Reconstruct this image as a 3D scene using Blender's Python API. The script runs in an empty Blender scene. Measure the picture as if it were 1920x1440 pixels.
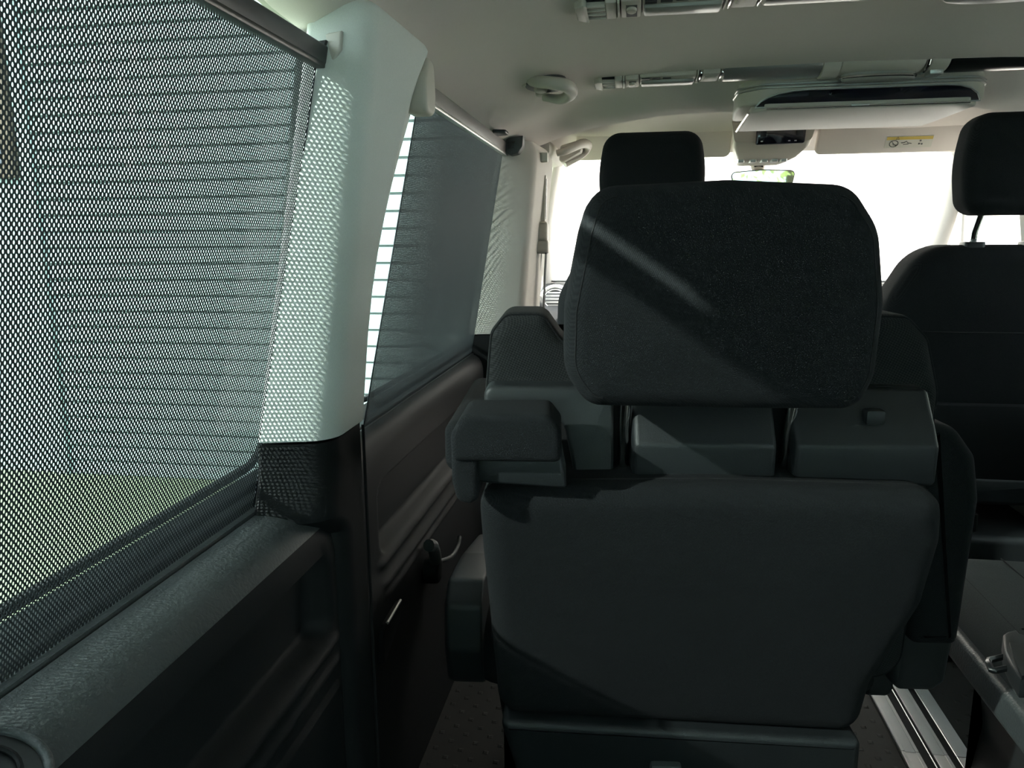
import bpy, bmesh, math, random
from mathutils import Vector, Matrix
random.seed(7)
S = bpy.context.scene
COL = S.collection
R = math.radians
# ------------------------------------------------------------------ camera
FPX = 1400.0
CAM = Vector((-0.40, 0.0, 1.02))
YAW, PITCH, ROLL = R(9.2465), R(10.7685), -0.0075
fw = Vector((-math.sin(YAW) * math.cos(PITCH), math.cos(YAW) * math.cos(PITCH), -math.sin(PITCH)))
rt = Vector((math.cos(YAW), math.sin(YAW), 0))
up = rt.cross(fw)
rt2 = rt * math.cos(ROLL) + up * math.sin(ROLL)
up2 = rt2.cross(fw)
cd = bpy.data.cameras.new('camera')
cd.sensor_width = 36.0
cd.lens = FPX * 36.0 / 1920.0
cd.clip_start = 0.02
cam = bpy.data.objects.new('camera', cd)
m3 = Matrix((rt2, up2, -fw)).transposed()
cam.matrix_world = Matrix.Translation(CAM) @ m3.to_4x4()
COL.objects.link(cam)
S.camera = cam
# ------------------------------------------------------------------ sky, sun, exposure
w = bpy.data.worlds.new('sky')
S.world = w
w.use_nodes = True
bg = w.node_tree.nodes['Background']
bg.inputs[0].default_value = (0.94, 0.97, 1.0, 1)
bg.inputs[1].default_value = 8.5
sl = bpy.data.lights.new('sun', 'SUN')
sl.energy = 15.0
sl.angle = R(1.0)
sl.color = (1.0, 0.94, 0.87)
so = bpy.data.objects.new('sun', sl)
SUN_DIR = Vector((1.0, 0.78, -0.68)).normalized()
so.rotation_euler = SUN_DIR.to_track_quat('-Z', 'Y').to_euler()
so.location = (-6, -4, 5)
COL.objects.link(so)
vs = S.view_settings
vs.view_transform = 'Standard'
vs.look = 'None'
vs.gamma = 1.0
vs.use_curve_mapping = False
vs.exposure = 0.95

# ------------------------------------------------------------------ materials
def nodes(name):
    m = bpy.data.materials.new(name)
    m.use_nodes = True
    nt = m.node_tree
    return m, nt, nt.nodes['Principled BSDF'], nt.nodes['Material Output']

def math_node(nt, op, a, b=None, c=None):
    n = nt.nodes.new('ShaderNodeMath')
    n.operation = op
    for i, v in enumerate((a, b, c)):
        if v is None:
            continue
        if isinstance(v, (int, float)):
            n.inputs[i].default_value = v
        else:
            nt.links.new(v, n.inputs[i])
    return n.outputs[0]

def plain(name, col, rough=0.6, metal=0.0, bump=0.0, bscale=400.0, var=0.12, vscale=6.0, spec=0.5, coat=0.0):
    """smooth or grained plastic, metal, paint: noise in the relief and a little in the colour"""
    m, nt, b, out = nodes(name)
    b.inputs['Roughness'].default_value = rough
    b.inputs['Metallic'].default_value = metal
    b.inputs['Specular IOR Level'].default_value = spec
    b.inputs['Coat Weight'].default_value = coat
    tc = nt.nodes.new('ShaderNodeTexCoord')
    n = nt.nodes.new('ShaderNodeTexNoise')
    n.inputs['Scale'].default_value = vscale
    n.inputs['Detail'].default_value = 5
    nt.links.new(tc.outputs['Object'], n.inputs['Vector'])
    mx = nt.nodes.new('ShaderNodeMix')
    mx.data_type = 'RGBA'
    mx.inputs[6].default_value = (*[c * (1 - var) for c in col], 1)
    mx.inputs[7].default_value = (*[min(1, c * (1 + var)) for c in col], 1)
    nt.links.new(n.outputs['Fac'], mx.inputs[0])
    nt.links.new(mx.outputs[2], b.inputs['Base Color'])
    if bump:
        n2 = nt.nodes.new('ShaderNodeTexNoise')
        n2.inputs['Scale'].default_value = bscale
        n2.inputs['Detail'].default_value = 3
        nt.links.new(tc.outputs['Object'], n2.inputs['Vector'])
        bp = nt.nodes.new('ShaderNodeBump')
        bp.inputs['Strength'].default_value = bump
        bp.inputs['Distance'].default_value = 0.001
        nt.links.new(n2.outputs['Fac'], bp.inputs['Height'])
        nt.links.new(bp.outputs[0], b.inputs['Normal'])
    return m

def cloth(name, c0, c1, pitch=0.0022, rough=0.95, bump=0.5, sheen=0.0):
    """woven cloth: two crossed sets of threads"""
    m, nt, b, out = nodes(name)
    b.inputs['Roughness'].default_value = rough
    b.inputs['Specular IOR Level'].default_value = 0.25
    b.inputs['Sheen Weight'].default_value = sheen
    b.inputs['Sheen Roughness'].default_value = 0.5
    tc = nt.nodes.new('ShaderNodeTexCoord')
    sep = nt.nodes.new('ShaderNodeSeparateXYZ')
    nt.links.new(tc.outputs['Object'], sep.inputs[0])
    k = 2 * math.pi / pitch
    a = math_node(nt, 'ADD', sep.outputs[0], math_node(nt, 'MULTIPLY', sep.outputs[1], 1.0))
    s1 = math_node(nt, 'SINE', math_node(nt, 'MULTIPLY', math_node(nt, 'ADD', a, math_node(nt, 'MULTIPLY', sep.outputs[2], 0.45)), k))
    s2 = math_node(nt, 'SINE', math_node(nt, 'MULTIPLY', math_node(nt, 'SUBTRACT', math_node(nt, 'MULTIPLY', a, 0.3), sep.outputs[2]), k))
    h = math_node(nt, 'MULTIPLY_ADD', math_node(nt, 'MULTIPLY', s1, s2), 0.5, 0.5)
    nz = nt.nodes.new('ShaderNodeTexNoise')
    nz.inputs['Scale'].default_value = 700
    nt.links.new(tc.outputs['Object'], nz.inputs['Vector'])
    f = math_node(nt, 'MULTIPLY', h, math_node(nt, 'MULTIPLY', nz.outputs['Fac'], 1.6))
    mx = nt.nodes.new('ShaderNodeMix')
    mx.data_type = 'RGBA'
    mx.inputs[6].default_value = (*c0, 1)
    mx.inputs[7].default_value = (*c1, 1)
    nt.links.new(f, mx.inputs[0])
    nt.links.new(mx.outputs[2], b.inputs['Base Color'])
    bp = nt.nodes.new('ShaderNodeBump')
    bp.inputs['Strength'].default_value = bump
    bp.inputs['Distance'].default_value = 0.0006
    nt.links.new(f, bp.inputs['Height'])
    nt.links.new(bp.outputs[0], b.inputs['Normal'])
    return m

def lattice(nt, u, v, pu, pv, ru, rv, box=False):
    """0..1 mask of spots on a staggered lattice"""
    outs = []
    for off in (0.0, 0.5):
        fu = math_node(nt, 'SUBTRACT', math_node(nt, 'FRACT', math_node(nt, 'ADD', math_node(nt, 'DIVIDE', u, pu), off + 100)), 0.5)
        fv = math_node(nt, 'SUBTRACT', math_node(nt, 'FRACT', math_node(nt, 'ADD', math_node(nt, 'DIVIDE', v, pv), off + 100)), 0.5)
        a = math_node(nt, 'DIVIDE', math_node(nt, 'ABSOLUTE', fu), ru / pu)
        b = math_node(nt, 'DIVIDE', math_node(nt, 'ABSOLUTE', fv), rv / pv)
        if box:
            d = math_node(nt, 'MAXIMUM', a, b)
        else:
            d = math_node(nt, 'ADD', math_node(nt, 'POWER', a, 2.4), math_node(nt, 'POWER', b, 2.4))
        outs.append(d)
    return math_node(nt, 'MINIMUM', outs[0], outs[1])

def mesh_cloth(name, col, pu=0.0043, pv=0.0059, ru=0.00094, rv=0.00142):
    """net of a roller blind with elongated holes"""
    m, nt, b, out = nodes(name)
    b.inputs['Base Color'].default_value = (*col, 1)
    b.inputs['Roughness'].default_value = 0.8
    uv = nt.nodes.new('ShaderNodeUVMap')
    sep = nt.nodes.new('ShaderNodeSeparateXYZ')
    nt.links.new(uv.outputs[0], sep.inputs[0])
    d = lattice(nt, sep.outputs[0], sep.outputs[1], pu, pv, ru, rv)
    hole = math_node(nt, 'LESS_THAN', d, 1.0)
    # cords run up between the holes
    c = math_node(nt, 'ABSOLUTE', math_node(nt, 'SINE', math_node(nt, 'MULTIPLY', sep.outputs[0], 2 * math.pi / pu)))
    mx = nt.nodes.new('ShaderNodeMix')
    mx.data_type = 'RGBA'
    mx.inputs[6].default_value = (*[q * 1.5 for q in col], 1)
    mx.inputs[7].default_value = (*[q * 0.6 for q in col], 1)
    nt.links.new(c, mx.inputs[0])
    nt.links.new(mx.outputs[2], b.inputs['Base Color'])
    tr = nt.nodes.new('ShaderNodeBsdfTransparent')
    tl = nt.nodes.new('ShaderNodeBsdfTranslucent')
    nt.links.new(mx.outputs[2], tl.inputs[0])
    ms0 = nt.nodes.new('ShaderNodeMixShader')
    ms0.inputs[0].default_value = 0.25
    nt.links.new(b.outputs[0], ms0.inputs[1])
    nt.links.new(tl.outputs[0], ms0.inputs[2])
    ms = nt.nodes.new('ShaderNodeMixShader')
    nt.links.new(hole, ms.inputs[0])
    nt.links.new(ms0.outputs[0], ms.inputs[1])
    nt.links.new(tr.outputs[0], ms.inputs[2])
    nt.links.new(ms.outputs[0], out.inputs[0])
    return m

def glass(name, tint, gloss=0.5):
    m, nt, b, out = nodes(name)
    tr = nt.nodes.new('ShaderNodeBsdfTransparent')
    tr.inputs[0].default_value = (*tint, 1)
    gl = nt.nodes.new('ShaderNodeBsdfGlossy')
    gl.inputs['Roughness'].default_value = 0.02
    fr = nt.nodes.new('ShaderNodeFresnel')
    fr.inputs[0].default_value = 1.45
    ms = nt.nodes.new('ShaderNodeMixShader')
    nt.links.new(math_node(nt, 'MULTIPLY', fr.outputs[0], gloss), ms.inputs[0])
    nt.links.new(tr.outputs[0], ms.inputs[1])
    nt.links.new(gl.outputs[0], ms.inputs[2])
    nt.links.new(ms.outputs[0], out.inputs[0])
    return m

def rubber_floor(name, col):
    m, nt, b, out = nodes(name)
    b.inputs['Roughness'].default_value = 0.85
    b.inputs['Specular IOR Level'].default_value = 0.15
    tc = nt.nodes.new('ShaderNodeTexCoord')
    sep = nt.nodes.new('ShaderNodeSeparateXYZ')
    nt.links.new(tc.outputs['Object'], sep.inputs[0])
    d = lattice(nt, sep.outputs[0], sep.outputs[1], 0.052, 0.05, 0.0045, 0.0045, True)
    nz = nt.nodes.new('ShaderNodeTexNoise')
    nz.inputs['Scale'].default_value = 9
    nz.inputs['Detail'].default_value = 6
    nt.links.new(tc.outputs['Object'], nz.inputs['Vector'])
    mx = nt.nodes.new('ShaderNodeMix')
    mx.data_type = 'RGBA'
    mx.inputs[6].default_value = (*[c * 0.75 for c in col], 1)
    mx.inputs[7].default_value = (*[c * 1.25 for c in col], 1)
    nt.links.new(nz.outputs['Fac'], mx.inputs[0])
    nt.links.new(mx.outputs[2], b.inputs['Base Color'])
    bp = nt.nodes.new('ShaderNodeBump')
    bp.inputs['Strength'].default_value = 1.0
    bp.inputs['Distance'].default_value = 0.002
    sm = nt.nodes.new('ShaderNodeMapRange')
    sm.inputs[1].default_value = 0.7
    sm.inputs[2].default_value = 1.3
    sm.inputs[3].default_value = 1.0
    sm.inputs[4].default_value = 0.0
    nt.links.new(d, sm.inputs[0])
    nt.links.new(sm.outputs[0], bp.inputs['Height'])
    nt.links.new(bp.outputs[0], b.inputs['Normal'])
    return m

M = {}
M['fabric'] = cloth('charcoal_seat_cloth', (0.0035, 0.0045, 0.006), (0.020, 0.0215, 0.0225))
M['fabric2'] = cloth('coarse_seat_cloth', (0.007, 0.008, 0.009), (0.034, 0.036, 0.036), pitch=0.0045)
M['greycloth'] = cloth('grey_seat_cloth', (0.030, 0.033, 0.033), (0.075, 0.080, 0.078), pitch=0.0018)
M['plastic'] = plain('charcoal_plastic', (0.014, 0.0165, 0.018), 0.50, bump=0.25, bscale=900)
M['panel'] = plain('charcoal_side_panel', (0.011, 0.012, 0.013), 0.60, spec=0.18, bump=0.15, bscale=800)
M['ledge'] = plain('grained_ledge', (0.052, 0.058, 0.060), 0.45, bump=0.8, bscale=260)
M['black'] = plain('black_plastic', (0.008, 0.009, 0.010), 0.35)
M['blackmat'] = plain('matt_black', (0.006, 0.006, 0.007), 0.9)
M['headliner'] = plain('greige_headliner', (0.72, 0.66, 0.615), 0.95, bump=0.2, bscale=900, var=0.04, spec=0.1)
M['pillarcloth'] = cloth('grey_pillar_cloth', (0.57, 0.59, 0.57), (0.72, 0.74, 0.71), pitch=0.0022, bump=0.16, sheen=0.0)
M['pillar'] = plain('grey_pillar_plastic', (0.52, 0.49, 0.45), 0.75, bump=0.15, bscale=700, var=0.04)
M['trimgrey'] = plain('greige_plastic', (0.52, 0.48, 0.42), 0.5, bump=0.1, bscale=700, var=0.04)
M['chrome'] = plain('chrome', (0.75, 0.74, 0.72), 0.12, 1.0, var=0.02)
M['satin'] = plain('satin_silver', (0.50, 0.50, 0.48), 0.35, 0.8, var=0.03)
M['alu'] = plain('aluminium_rail', (0.60, 0.57, 0.565), 0.42, 0.25, bump=0.1, bscale=300, var=0.08, vscale=20)
M['screen'] = plain('dark_screen', (0.006, 0.006, 0.014), 0.12, coat=0.5)
M['lens'] = plain('frosted_lens', (0.32, 0.31, 0.28), 0.3, var=0.03)
M['net'] = mesh_cloth('dark_blind_net', (0.040, 0.047, 0.050))
M['bardark'] = plain('dark_blind_bar', (0.012, 0.014, 0.020), 0.4)
M['barlight'] = plain('grey_blind_bar', (0.20, 0.18, 0.17), 0.45)
M['tint'] = glass('privacy_glass', (0.355, 0.445, 0.435), 0.12)
M['clear'] = glass('clear_glass', (0.90, 0.93, 0.91))
M['mirror'] = plain('mirror_glass', (0.9, 0.9, 0.88), 0.02, 1.0, var=0.0)
M['floor'] = rubber_floor('studded_rubber', (0.045, 0.043, 0.041))
M['body'] = plain('body_paint', (0.55, 0.57, 0.56), 0.4, var=0.02)
M['wall'] = plain('white_boards', (0.27, 0.335, 0.328), 0.7, bump=0.2, bscale=60, var=0.04, vscale=3)
M['lapshade'] = plain('grey_lap_shade', (0.10, 0.125, 0.122), 0.9)  # dark lines between boards: lap shade put into the colour
M['fillwall'] = plain('white_fill_wall', (0.75, 0.71, 0.66), 0.9, bump=0.3, bscale=80, var=0.05)  # wall whitened here so it glares and throws fill light inside
M['grass'] = plain('lawn_green', (0.19, 0.22, 0.13), 0.95, bump=1.0, bscale=40, var=0.45, vscale=30)
M['bouncepaving'] = plain('pale_bounce_paving', (0.55, 0.51, 0.46), 0.9, bump=0.5, bscale=60, var=0.15, vscale=8)
M['leaf'] = plain('yellow_green_leaf', (0.66, 0.64, 0.22), 0.6, var=0.35, vscale=3)
M['bark'] = plain('bark', (0.10, 0.07, 0.05), 0.9, bump=0.6, bscale=30)
M['paper'] = plain('label_paper', (0.62, 0.60, 0.53), 0.6, var=0.02)
M['yellow'] = plain('label_yellow', (0.60, 0.45, 0.10), 0.6, var=0.02)
M['ink'] = plain('label_ink', (0.10, 0.10, 0.09), 0.7, var=0.02)
M['webbing'] = cloth('belt_webbing', (0.03, 0.03, 0.032), (0.07, 0.07, 0.07), pitch=0.003)

# ------------------------------------------------------------------ mesh helpers
def finish(name, bm, mat, parent=None, sharp=38):
    bmesh.ops.recalc_face_normals(bm, faces=bm.faces)
    lo = Vector((1e9,) * 3)
    hi = -lo
    for v in bm.verts:
        for i in range(3):
            lo[i] = min(lo[i], v.co[i])
            hi[i] = max(hi[i], v.co[i])
    c = Vector(((lo.x + hi.x) / 2, (lo.y + hi.y) / 2, lo.z))
    for v in bm.verts:
        v.co -= c
    me = bpy.data.meshes.new(name)
    bm.to_mesh(me)
    bm.free()
    for p in me.polygons:
        p.use_smooth = True
    if sharp:
        me.set_sharp_from_angle(angle=R(sharp))
    me.materials.append(M[mat])
    o = bpy.data.objects.new(name, me)
    COL.objects.link(o)
    o.location = c
    if parent is not None:
        o.parent = parent
        if not parent.get('_local'):
            wl = Vector(parent['_wl']) if '_wl' in parent else Vector()
            o.location = c - wl
            o['_wl'] = tuple(c)
        else:
            o['_local'] = 1
            if parent.type == 'MESH':
                o.location = c - Vector(parent['_c'])
            o['_c'] = tuple(c)
    else:
        o['_wl'] = tuple(c)
    return o

def thing(name, label, cat, loc=(0, 0, 0), rz=0.0, group=None, local=False):
    o = bpy.data.objects.new(name, None)
    o.empty_display_size = 0.05
    COL.objects.link(o)
    o.location = loc
    o.rotation_euler = (0, 0, rz)
    o['label'] = label
    o['category'] = cat
    if group:
        o['group'] = group
    if local:
        o['_local'] = 1
    else:
        o['_wl'] = tuple(loc)
    return o

def tag(o, label=None, cat=None, group=None, kind=None):
    if label: o['label'] = label
    if cat: o['category'] = cat
    if group: o['group'] = group
    if kind: o['kind'] = kind
    return o

def struct(o, label=None, cat=None):
    o['kind'] = 'structure'
    if label: o['label'] = label
    if cat: o['category'] = cat
    return o

def sempty(name, label, cat, loc):
    return struct(thing(name, label, cat, loc))

def fillet(pts, r, n=6):
    """closed polygon with rounded corners; r a number or one per corner"""
    out = []
    N = len(pts)
    for i in range(N):
        p = Vector(pts[i]); a = Vector(pts[i - 1]); b = Vector(pts[(i + 1) % N])
        rr = r[i] if isinstance(r, (list, tuple)) else r
        da = (a - p); db = (b - p)
        la, lb = da.length, db.length
        da.normalize(); db.normalize()
        ang = math.acos(max(-1, min(1, da.dot(db))))
        if rr <= 0 or ang > math.pi - 0.02:
            out.append(p); continue
        t = min(rr / math.tan(ang / 2), la * 0.49, lb * 0.49)
        re = t * math.tan(ang / 2)
        c = p + (da + db).normalized() * (re / math.sin(ang / 2))
        v0 = p + da * t - c
        v1 = p + db * t - c
        cr = v0.x * v1.y - v0.y * v1.x
        tot = math.atan2(cr, v0.dot(v1))
        for k in range(n + 1):
            q = tot * k / n
            out.append(c + Vector((v0.x * math.cos(q) - v0.y * math.sin(q), v0.x * math.sin(q) + v0.y * math.cos(q))))
    return out

def ccw(poly):
    a = sum(poly[i - 1].x * poly[i].y - poly[i].x * poly[i - 1].y for i in range(len(poly)))
    return poly if a > 0 else poly[::-1]

def inset(poly, d):
    N = len(poly)
    out = []
    for i in range(N):
        p, a, b = poly[i], poly[i - 1], poly[(i + 1) % N]
        e1 = (p - a); e2 = (b - p)
        if e1.length < 1e-9: e1 = e2
        if e2.length < 1e-9: e2 = e1
        e1 = e1.normalized(); e2 = e2.normalized()
        n1 = Vector((-e1.y, e1.x)); n2 = Vector((-e2.y, e2.x))
        n = n1 + n2
        if n.length < 1e-6: n = n1
        n.normalize()
        out.append(p + n * (d / max(0.45, n.dot(n1))))
    return out

XZ = (Vector((0, 0, 0)), Vector((1, 0, 0)), Vector((0, 0, 1)), Vector((0, 1, 0)))
XY = (Vector((0, 0, 0)), Vector((1, 0, 0)), Vector((0, 1, 0)), Vector((0, 0, 1)))
YZ = (Vector((0, 0, 0)), Vector((0, 1, 0)), Vector((0, 0, 1)), Vector((1, 0, 0)))

def puff_bm(bm, poly, n0, n1, r0, r1, frame=XZ, segs=5, bulge0=0.0, bulge1=0.0):
    O, U, V, N = frame
    poly = ccw([Vector(p) for p in poly])
    rings = []
    for k in range(segs + 1):
        a = math.pi / 2 * k / segs
        if r0 > 0 or k == segs:
            rings.append((r0 * (1 - math.sin(a)), n0 + r0 * (1 - math.cos(a))))
    for k in range(segs + 1):
        a = math.pi / 2 * k / segs
        if r1 > 0 or k == 0:
            rings.append((r1 * (1 - math.cos(a)), n1 - r1 * (1 - math.sin(a))))
    vr = []
    for d, n in rings:
        pp = inset(poly, d) if d > 1e-6 else poly
        vr.append([bm.verts.new(O + U * p.x + V * p.y + N * n) for p in pp])
    K = len(poly)
    for a, b in zip(vr[:-1], vr[1:]):
        for i in range(K):
            bm.faces.new((a[i], a[(i + 1) % K], b[(i + 1) % K], b[i]))
    for ring, bul, (d, n), sg in ((vr[0], bulge0, rings[0], -1), (vr[-1], bulge1, rings[-1], 1)):
        if bul:
            pp = inset(poly, d) if d > 1e-6 else poly
            c = sum(pp, Vector((0, 0))) / K
            prev = ring
            for s in (0.8, 0.55, 0.28):
                h = n + sg * bul * (1 - s * s)
                cur = [bm.verts.new(O + U * (c.x + (p.x - c.x) * s) + V * (c.y + (p.y - c.y) * s) + N * h) for p in pp]
                for i in range(K):
                    bm.faces.new((prev[i], prev[(i + 1) % K], cur[(i + 1) % K], cur[i]))
                prev = cur
            cv = bm.verts.new(O + U * c.x + V * c.y + N * (n + sg * bul))
            for i in range(K):
                bm.faces.new((prev[i], prev[(i + 1) % K], cv))
        else:
            bm.faces.new(ring)

def puff(name, poly, n0, n1, r0, r1, mat, parent=None, frame=XZ, segs=5, bulge0=0.0, bulge1=0.0, sharp=38):
    bm = bmesh.new()
    puff_bm(bm, poly, n0, n1, r0, r1, frame, segs, bulge0, bulge1)
    return finish(name, bm, mat, parent, sharp)

def rect(a0, a1, b0, b1, r=0.0, n=5):
    return fillet([(a0, b0), (a1, b0), (a1, b1), (a0, b1)], r, n)

def box_bm(bm, x0, x1, y0, y1, z0, z1, bev=0.0, segs=2):
    mt = Matrix.Translation(((x0 + x1) / 2, (y0 + y1) / 2, (z0 + z1) / 2)) @ Matrix.Diagonal((abs(x1 - x0), abs(y1 - y0), abs(z1 - z0), 1))
    g = bmesh.ops.create_cube(bm, size=1.0, matrix=mt)
    if bev:
        es = list({e for v in g['verts'] for e in v.link_edges})
        bmesh.ops.bevel(bm, geom=es, offset=bev, segments=segs, affect='EDGES', profile=0.5)

def box(name, x0, x1, y0, y1, z0, z1, mat, parent=None, bev=0.0, segs=2):
    bm = bmesh.new()
    box_bm(bm, x0, x1, y0, y1, z0, z1, bev, segs)
    return finish(name, bm, mat, parent)

def tube_bm(bm, pts, r, seg=8, closed=False, flat=1.0):
    pts = [Vector(p) for p in pts]
    N = len(pts)
    rings = []
    nrm = None
    for i in range(N):
        if closed:
            t = pts[(i + 1) % N] - pts[i - 1]
        else:
            t = pts[min(i + 1, N - 1)] - pts[max(i - 1, 0)]
        t.normalize()
        if nrm is None:
            a = Vector((0, 0, 1)) if abs(t.z) < 0.9 else Vector((1, 0, 0))
            nrm = (a - t * a.dot(t)).normalized()
        else:
            nrm = (nrm - t * nrm.dot(t)).normalized()
        bn = t.cross(nrm)
        rr = r[i] if isinstance(r, (list, tuple)) else r
        rings.append([bm.verts.new(pts[i] + nrm * (math.cos(2 * math.pi * k / seg) * rr) + bn * (math.sin(2 * math.pi * k / seg) * rr * flat)) for k in range(seg)])
    M_ = N if closed else N - 1
    for i in range(M_):
        a, b = rings[i], rings[(i + 1) % N]
        for k in range(seg):
            bm.faces.new((a[k], a[(k + 1) % seg], b[(k + 1) % seg], b[k]))
    if not closed:
        bm.faces.new(rings[0]); bm.faces.new(rings[-1])

def tube(name, pts, r, mat, parent=None, seg=8, closed=False, flat=1.0):
    bm = bmesh.new()
    tube_bm(bm, pts, r, seg, closed, flat)
    return finish(name, bm, mat, parent, 50)

def spline(pts, n=8):
    """Catmull-Rom through the points"""
    P = [Vector(p) for p in pts]
    P = [P[0] * 2 - P[1]] + P + [P[-1] * 2 - P[-2]]
    out = []
    for i in range(1, len(P) - 2):
        for k in range(n):
            t = k / n
            a, b, c, d = P[i - 1], P[i], P[i + 1], P[i + 2]
            out.append(0.5 * ((2 * b) + (c - a) * t + (2 * a - 5 * b + 4 * c - d) * t * t + (3 * b - a - 3 * c + d) * t ** 3))
    out.append(P[-2])
    return out

def loft(name, sections, mat, parent=None, caps=True, sharp=38, closed=True):
    bm = bmesh.new()
    vr = [[bm.verts.new(Vector(p)) for p in s] for s in sections]
    K = len(vr[0])
    for a, b in zip(vr[:-1], vr[1:]):
        for i in range(K if closed else K - 1):
            bm.faces.new((a[i], a[(i + 1) % K], b[(i + 1) % K], b[i]))
    if caps and closed:
        bm.faces.new(vr[0]); bm.faces.new(vr[-1])
    return finish(name, bm, mat, parent, sharp)

def sstep(a, b, x):
    t = max(0.0, min(1.0, (x - a) / (b - a)))
    return t * t * (3 - 2 * t)

def lerp(a, b, t):
    return a + (b - a) * t

def interp(tab, x):
    if x <= tab[0][0]: return tab[0][1]
    for (x0, y0), (x1, y1) in zip(tab[:-1], tab[1:]):
        if x <= x1:
            return y0 + (y1 - y0) * (x - x0) / (x1 - x0)
    return tab[-1][1]

def grid(name, us, vsq, fn, mat, parent=None, sharp=60):
    bm = bmesh.new()
    rows = [[bm.verts.new(fn(u, v)) for v in vsq] for u in us]
    for a, b in zip(rows[:-1], rows[1:]):
        for i in range(len(vsq) - 1):
            bm.faces.new((a[i], a[i + 1], b[i + 1], b[i]))
    return finish(name, bm, mat, parent, sharp)

def lin(a, b, n):
    return [a + (b - a) * i / (n - 1) for i in range(n)]

# ------------------------------------------------------------------ THE VAN'S SHELL
# floor
fl = box('floor', -0.86, 0.86, -0.95, 3.5, -0.03, 0.0, 'floor')
struct(fl, 'dark studded rubber van floor', 'floor')

# ceiling: side-to-side curve, front lip
CEIL = [(0, 1.368), (0.3, 1.364), (0.5, 1.356), (0.62, 1.338), (0.70, 1.313), (0.745, 1.296), (0.775, 1.282), (0.795, 1.280)]
def ceil_z(x, y):
    z = interp(CEIL, abs(x))
    # dips towards the roof bow behind the front seats
    yl = lip_y(x)
    k = sstep(yl - 0.26, yl, y)
    z -= 0.030 * sstep(0.36, 0.31, y) * sstep(0.70, 0.77, abs(x))  # unseen edge lowered here only to cut off the sun streak
    z -= 0.016 * sstep(0.70, 0.85, y) * sstep(1.06, 0.96, y) * sstep(0.70, 0.77, abs(x))
    return z - 0.040 * k * (1 - 0.55 * sstep(0.4, 0.72, abs(x)))
def lip_y(x):
    return 1.96 + 0.34 * sstep(0.28, 0.72, abs(x)) ** 1.3
def ceil_pt(u, v):
    y = lerp(-0.95, lip_y(v), u)
    return Vector((v, y, ceil_z(v, y)))
us = lin(0, 0.85, 45) + lin(0.86, 1.0, 14)
xs = lin(-0.795, 0.795, 61)
cl = sempty('ceiling', 'greige cloth headliner over the van cabin', 'ceiling', (0, 0.5, 1.26))
grid('headliner', us, xs, ceil_pt, 'headliner', cl)
# rolled lip at the front of the headliner and the recess over the front seats
def lip_pt(u, v):
    y = lip_y(v); z = ceil_z(v, y)
    a = u * math.pi
    r = 0.010
    if u <= 1:
        return Vector((v, y + r * math.sin(a), z + r - r * math.cos(a)))
    t = u - 1
    zt = min(1.405, z + 0.02 + t * 0.09)
    return Vector((v, y + t * 0.02, z + 0.02 + t * max(0.0, 0.085 - 0.6 * max(0, abs(v) - 0.6) * 0.5)))
grid('headliner_lip', lin(0, 1, 9) + [1.5, 2.0], xs, lip_pt, 'headliner', cl)
def front_pt(u, v):
    y0 = lip_y(v) - 0.05
    z0 = ceil_z(v, lip_y(v)) + 0.075
    y1 = 2.80 + 0.03 * (1 - (v / 0.8) ** 2)
    z1 = 1.325 - 0.03 * (abs(v) / 0.8) ** 2
    y = lerp(y0, y1, u)
    return Vector((v, y, lerp(z0, z1, u ** 1.6) + 0.012 * math.sin(math.pi * u)))
struct(grid('trim_40', lin(0, 1, 16), xs, front_pt, 'headliner'), 'greige roof lining over the front seats above the windscreen', 'roof lining')
# outer roof skin
struct(box('trim_41', -0.90, 0.90, -1.0, 2.86, 1.425, 1.44, 'body'), 'painted outer roof of the van', 'roof')

def lean(z, off=0.0):
    """x of the left window plane at height z"""
    return -0.85 + (z - 0.70) * 0.16 + off

# ---- side panels, built once for each side (sx = 1 left as modelled, -1 right)
def mx(p, sx):
    return Vector((p[0] * sx, p[1], p[2]))

def recess(y, z, y0, y1, z0, z1, r):
    """smooth mask of a rounded rectangular recess"""
    cy, cz = (y0 + y1) / 2, (z0 + z1) / 2
    hy, hz = (y1 - y0) / 2, (z1 - z0) / 2
    rad = 0.03
    qy, qz = abs(y - cy) - hy + rad, abs(z - cz) - hz + rad
    d = math.hypot(max(qy, 0), max(qz, 0)) + min(max(qy, qz), 0) - rad
    return 1 - sstep(-r, 0.0, d)

def ridge(z, z0, h, wdt):
    return h * math.exp(-((z - z0) / wdt) ** 2)

def rear_profile(t):
    tab = [(-0.836, 0.703), (-0.822, 0.7005), (-0.808, 0.696), (-0.796, 0.690), (-0.786, 0.681), (-0.779, 0.669), (-0.775, 0.655), (-0.773, 0.640)]
    return tab[t]

def rear_side(sx, par):
    ys = lin(-0.92, 0.70, 20) + lin(0.71, 0.875, 24)
    n_top = 8
    zs = lin(0.632, 0.43, 58) + lin(0.42, 0.0, 10)
    def fn(y, k):
        if k < n_top:
            x, z = rear_profile(k)
        else:
            z = zs[k - n_top]
            x = -0.772
            x -= 0.030 * recess(y, z, -1.6, 0.838, 0.522, 0.648, 0.020)
            e = 1 - sstep(0.835, 0.86, y)
            x += (ridge(z, 0.517, 0.007, 0.007) + ridge(z, 0.487, 0.006, 0.006)) * e
            x -= 0.010 * sstep(0.458, 0.452, z) * e if False else 0
            if z < 0.457: x += 0.006 * (1 - sstep(0.84, 0.848, y))
        return mx((x, y, z), sx)
    o = grid('side_panel', ys, list(range(n_top + len(zs))), fn, 'panel', par)
    return o

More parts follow.
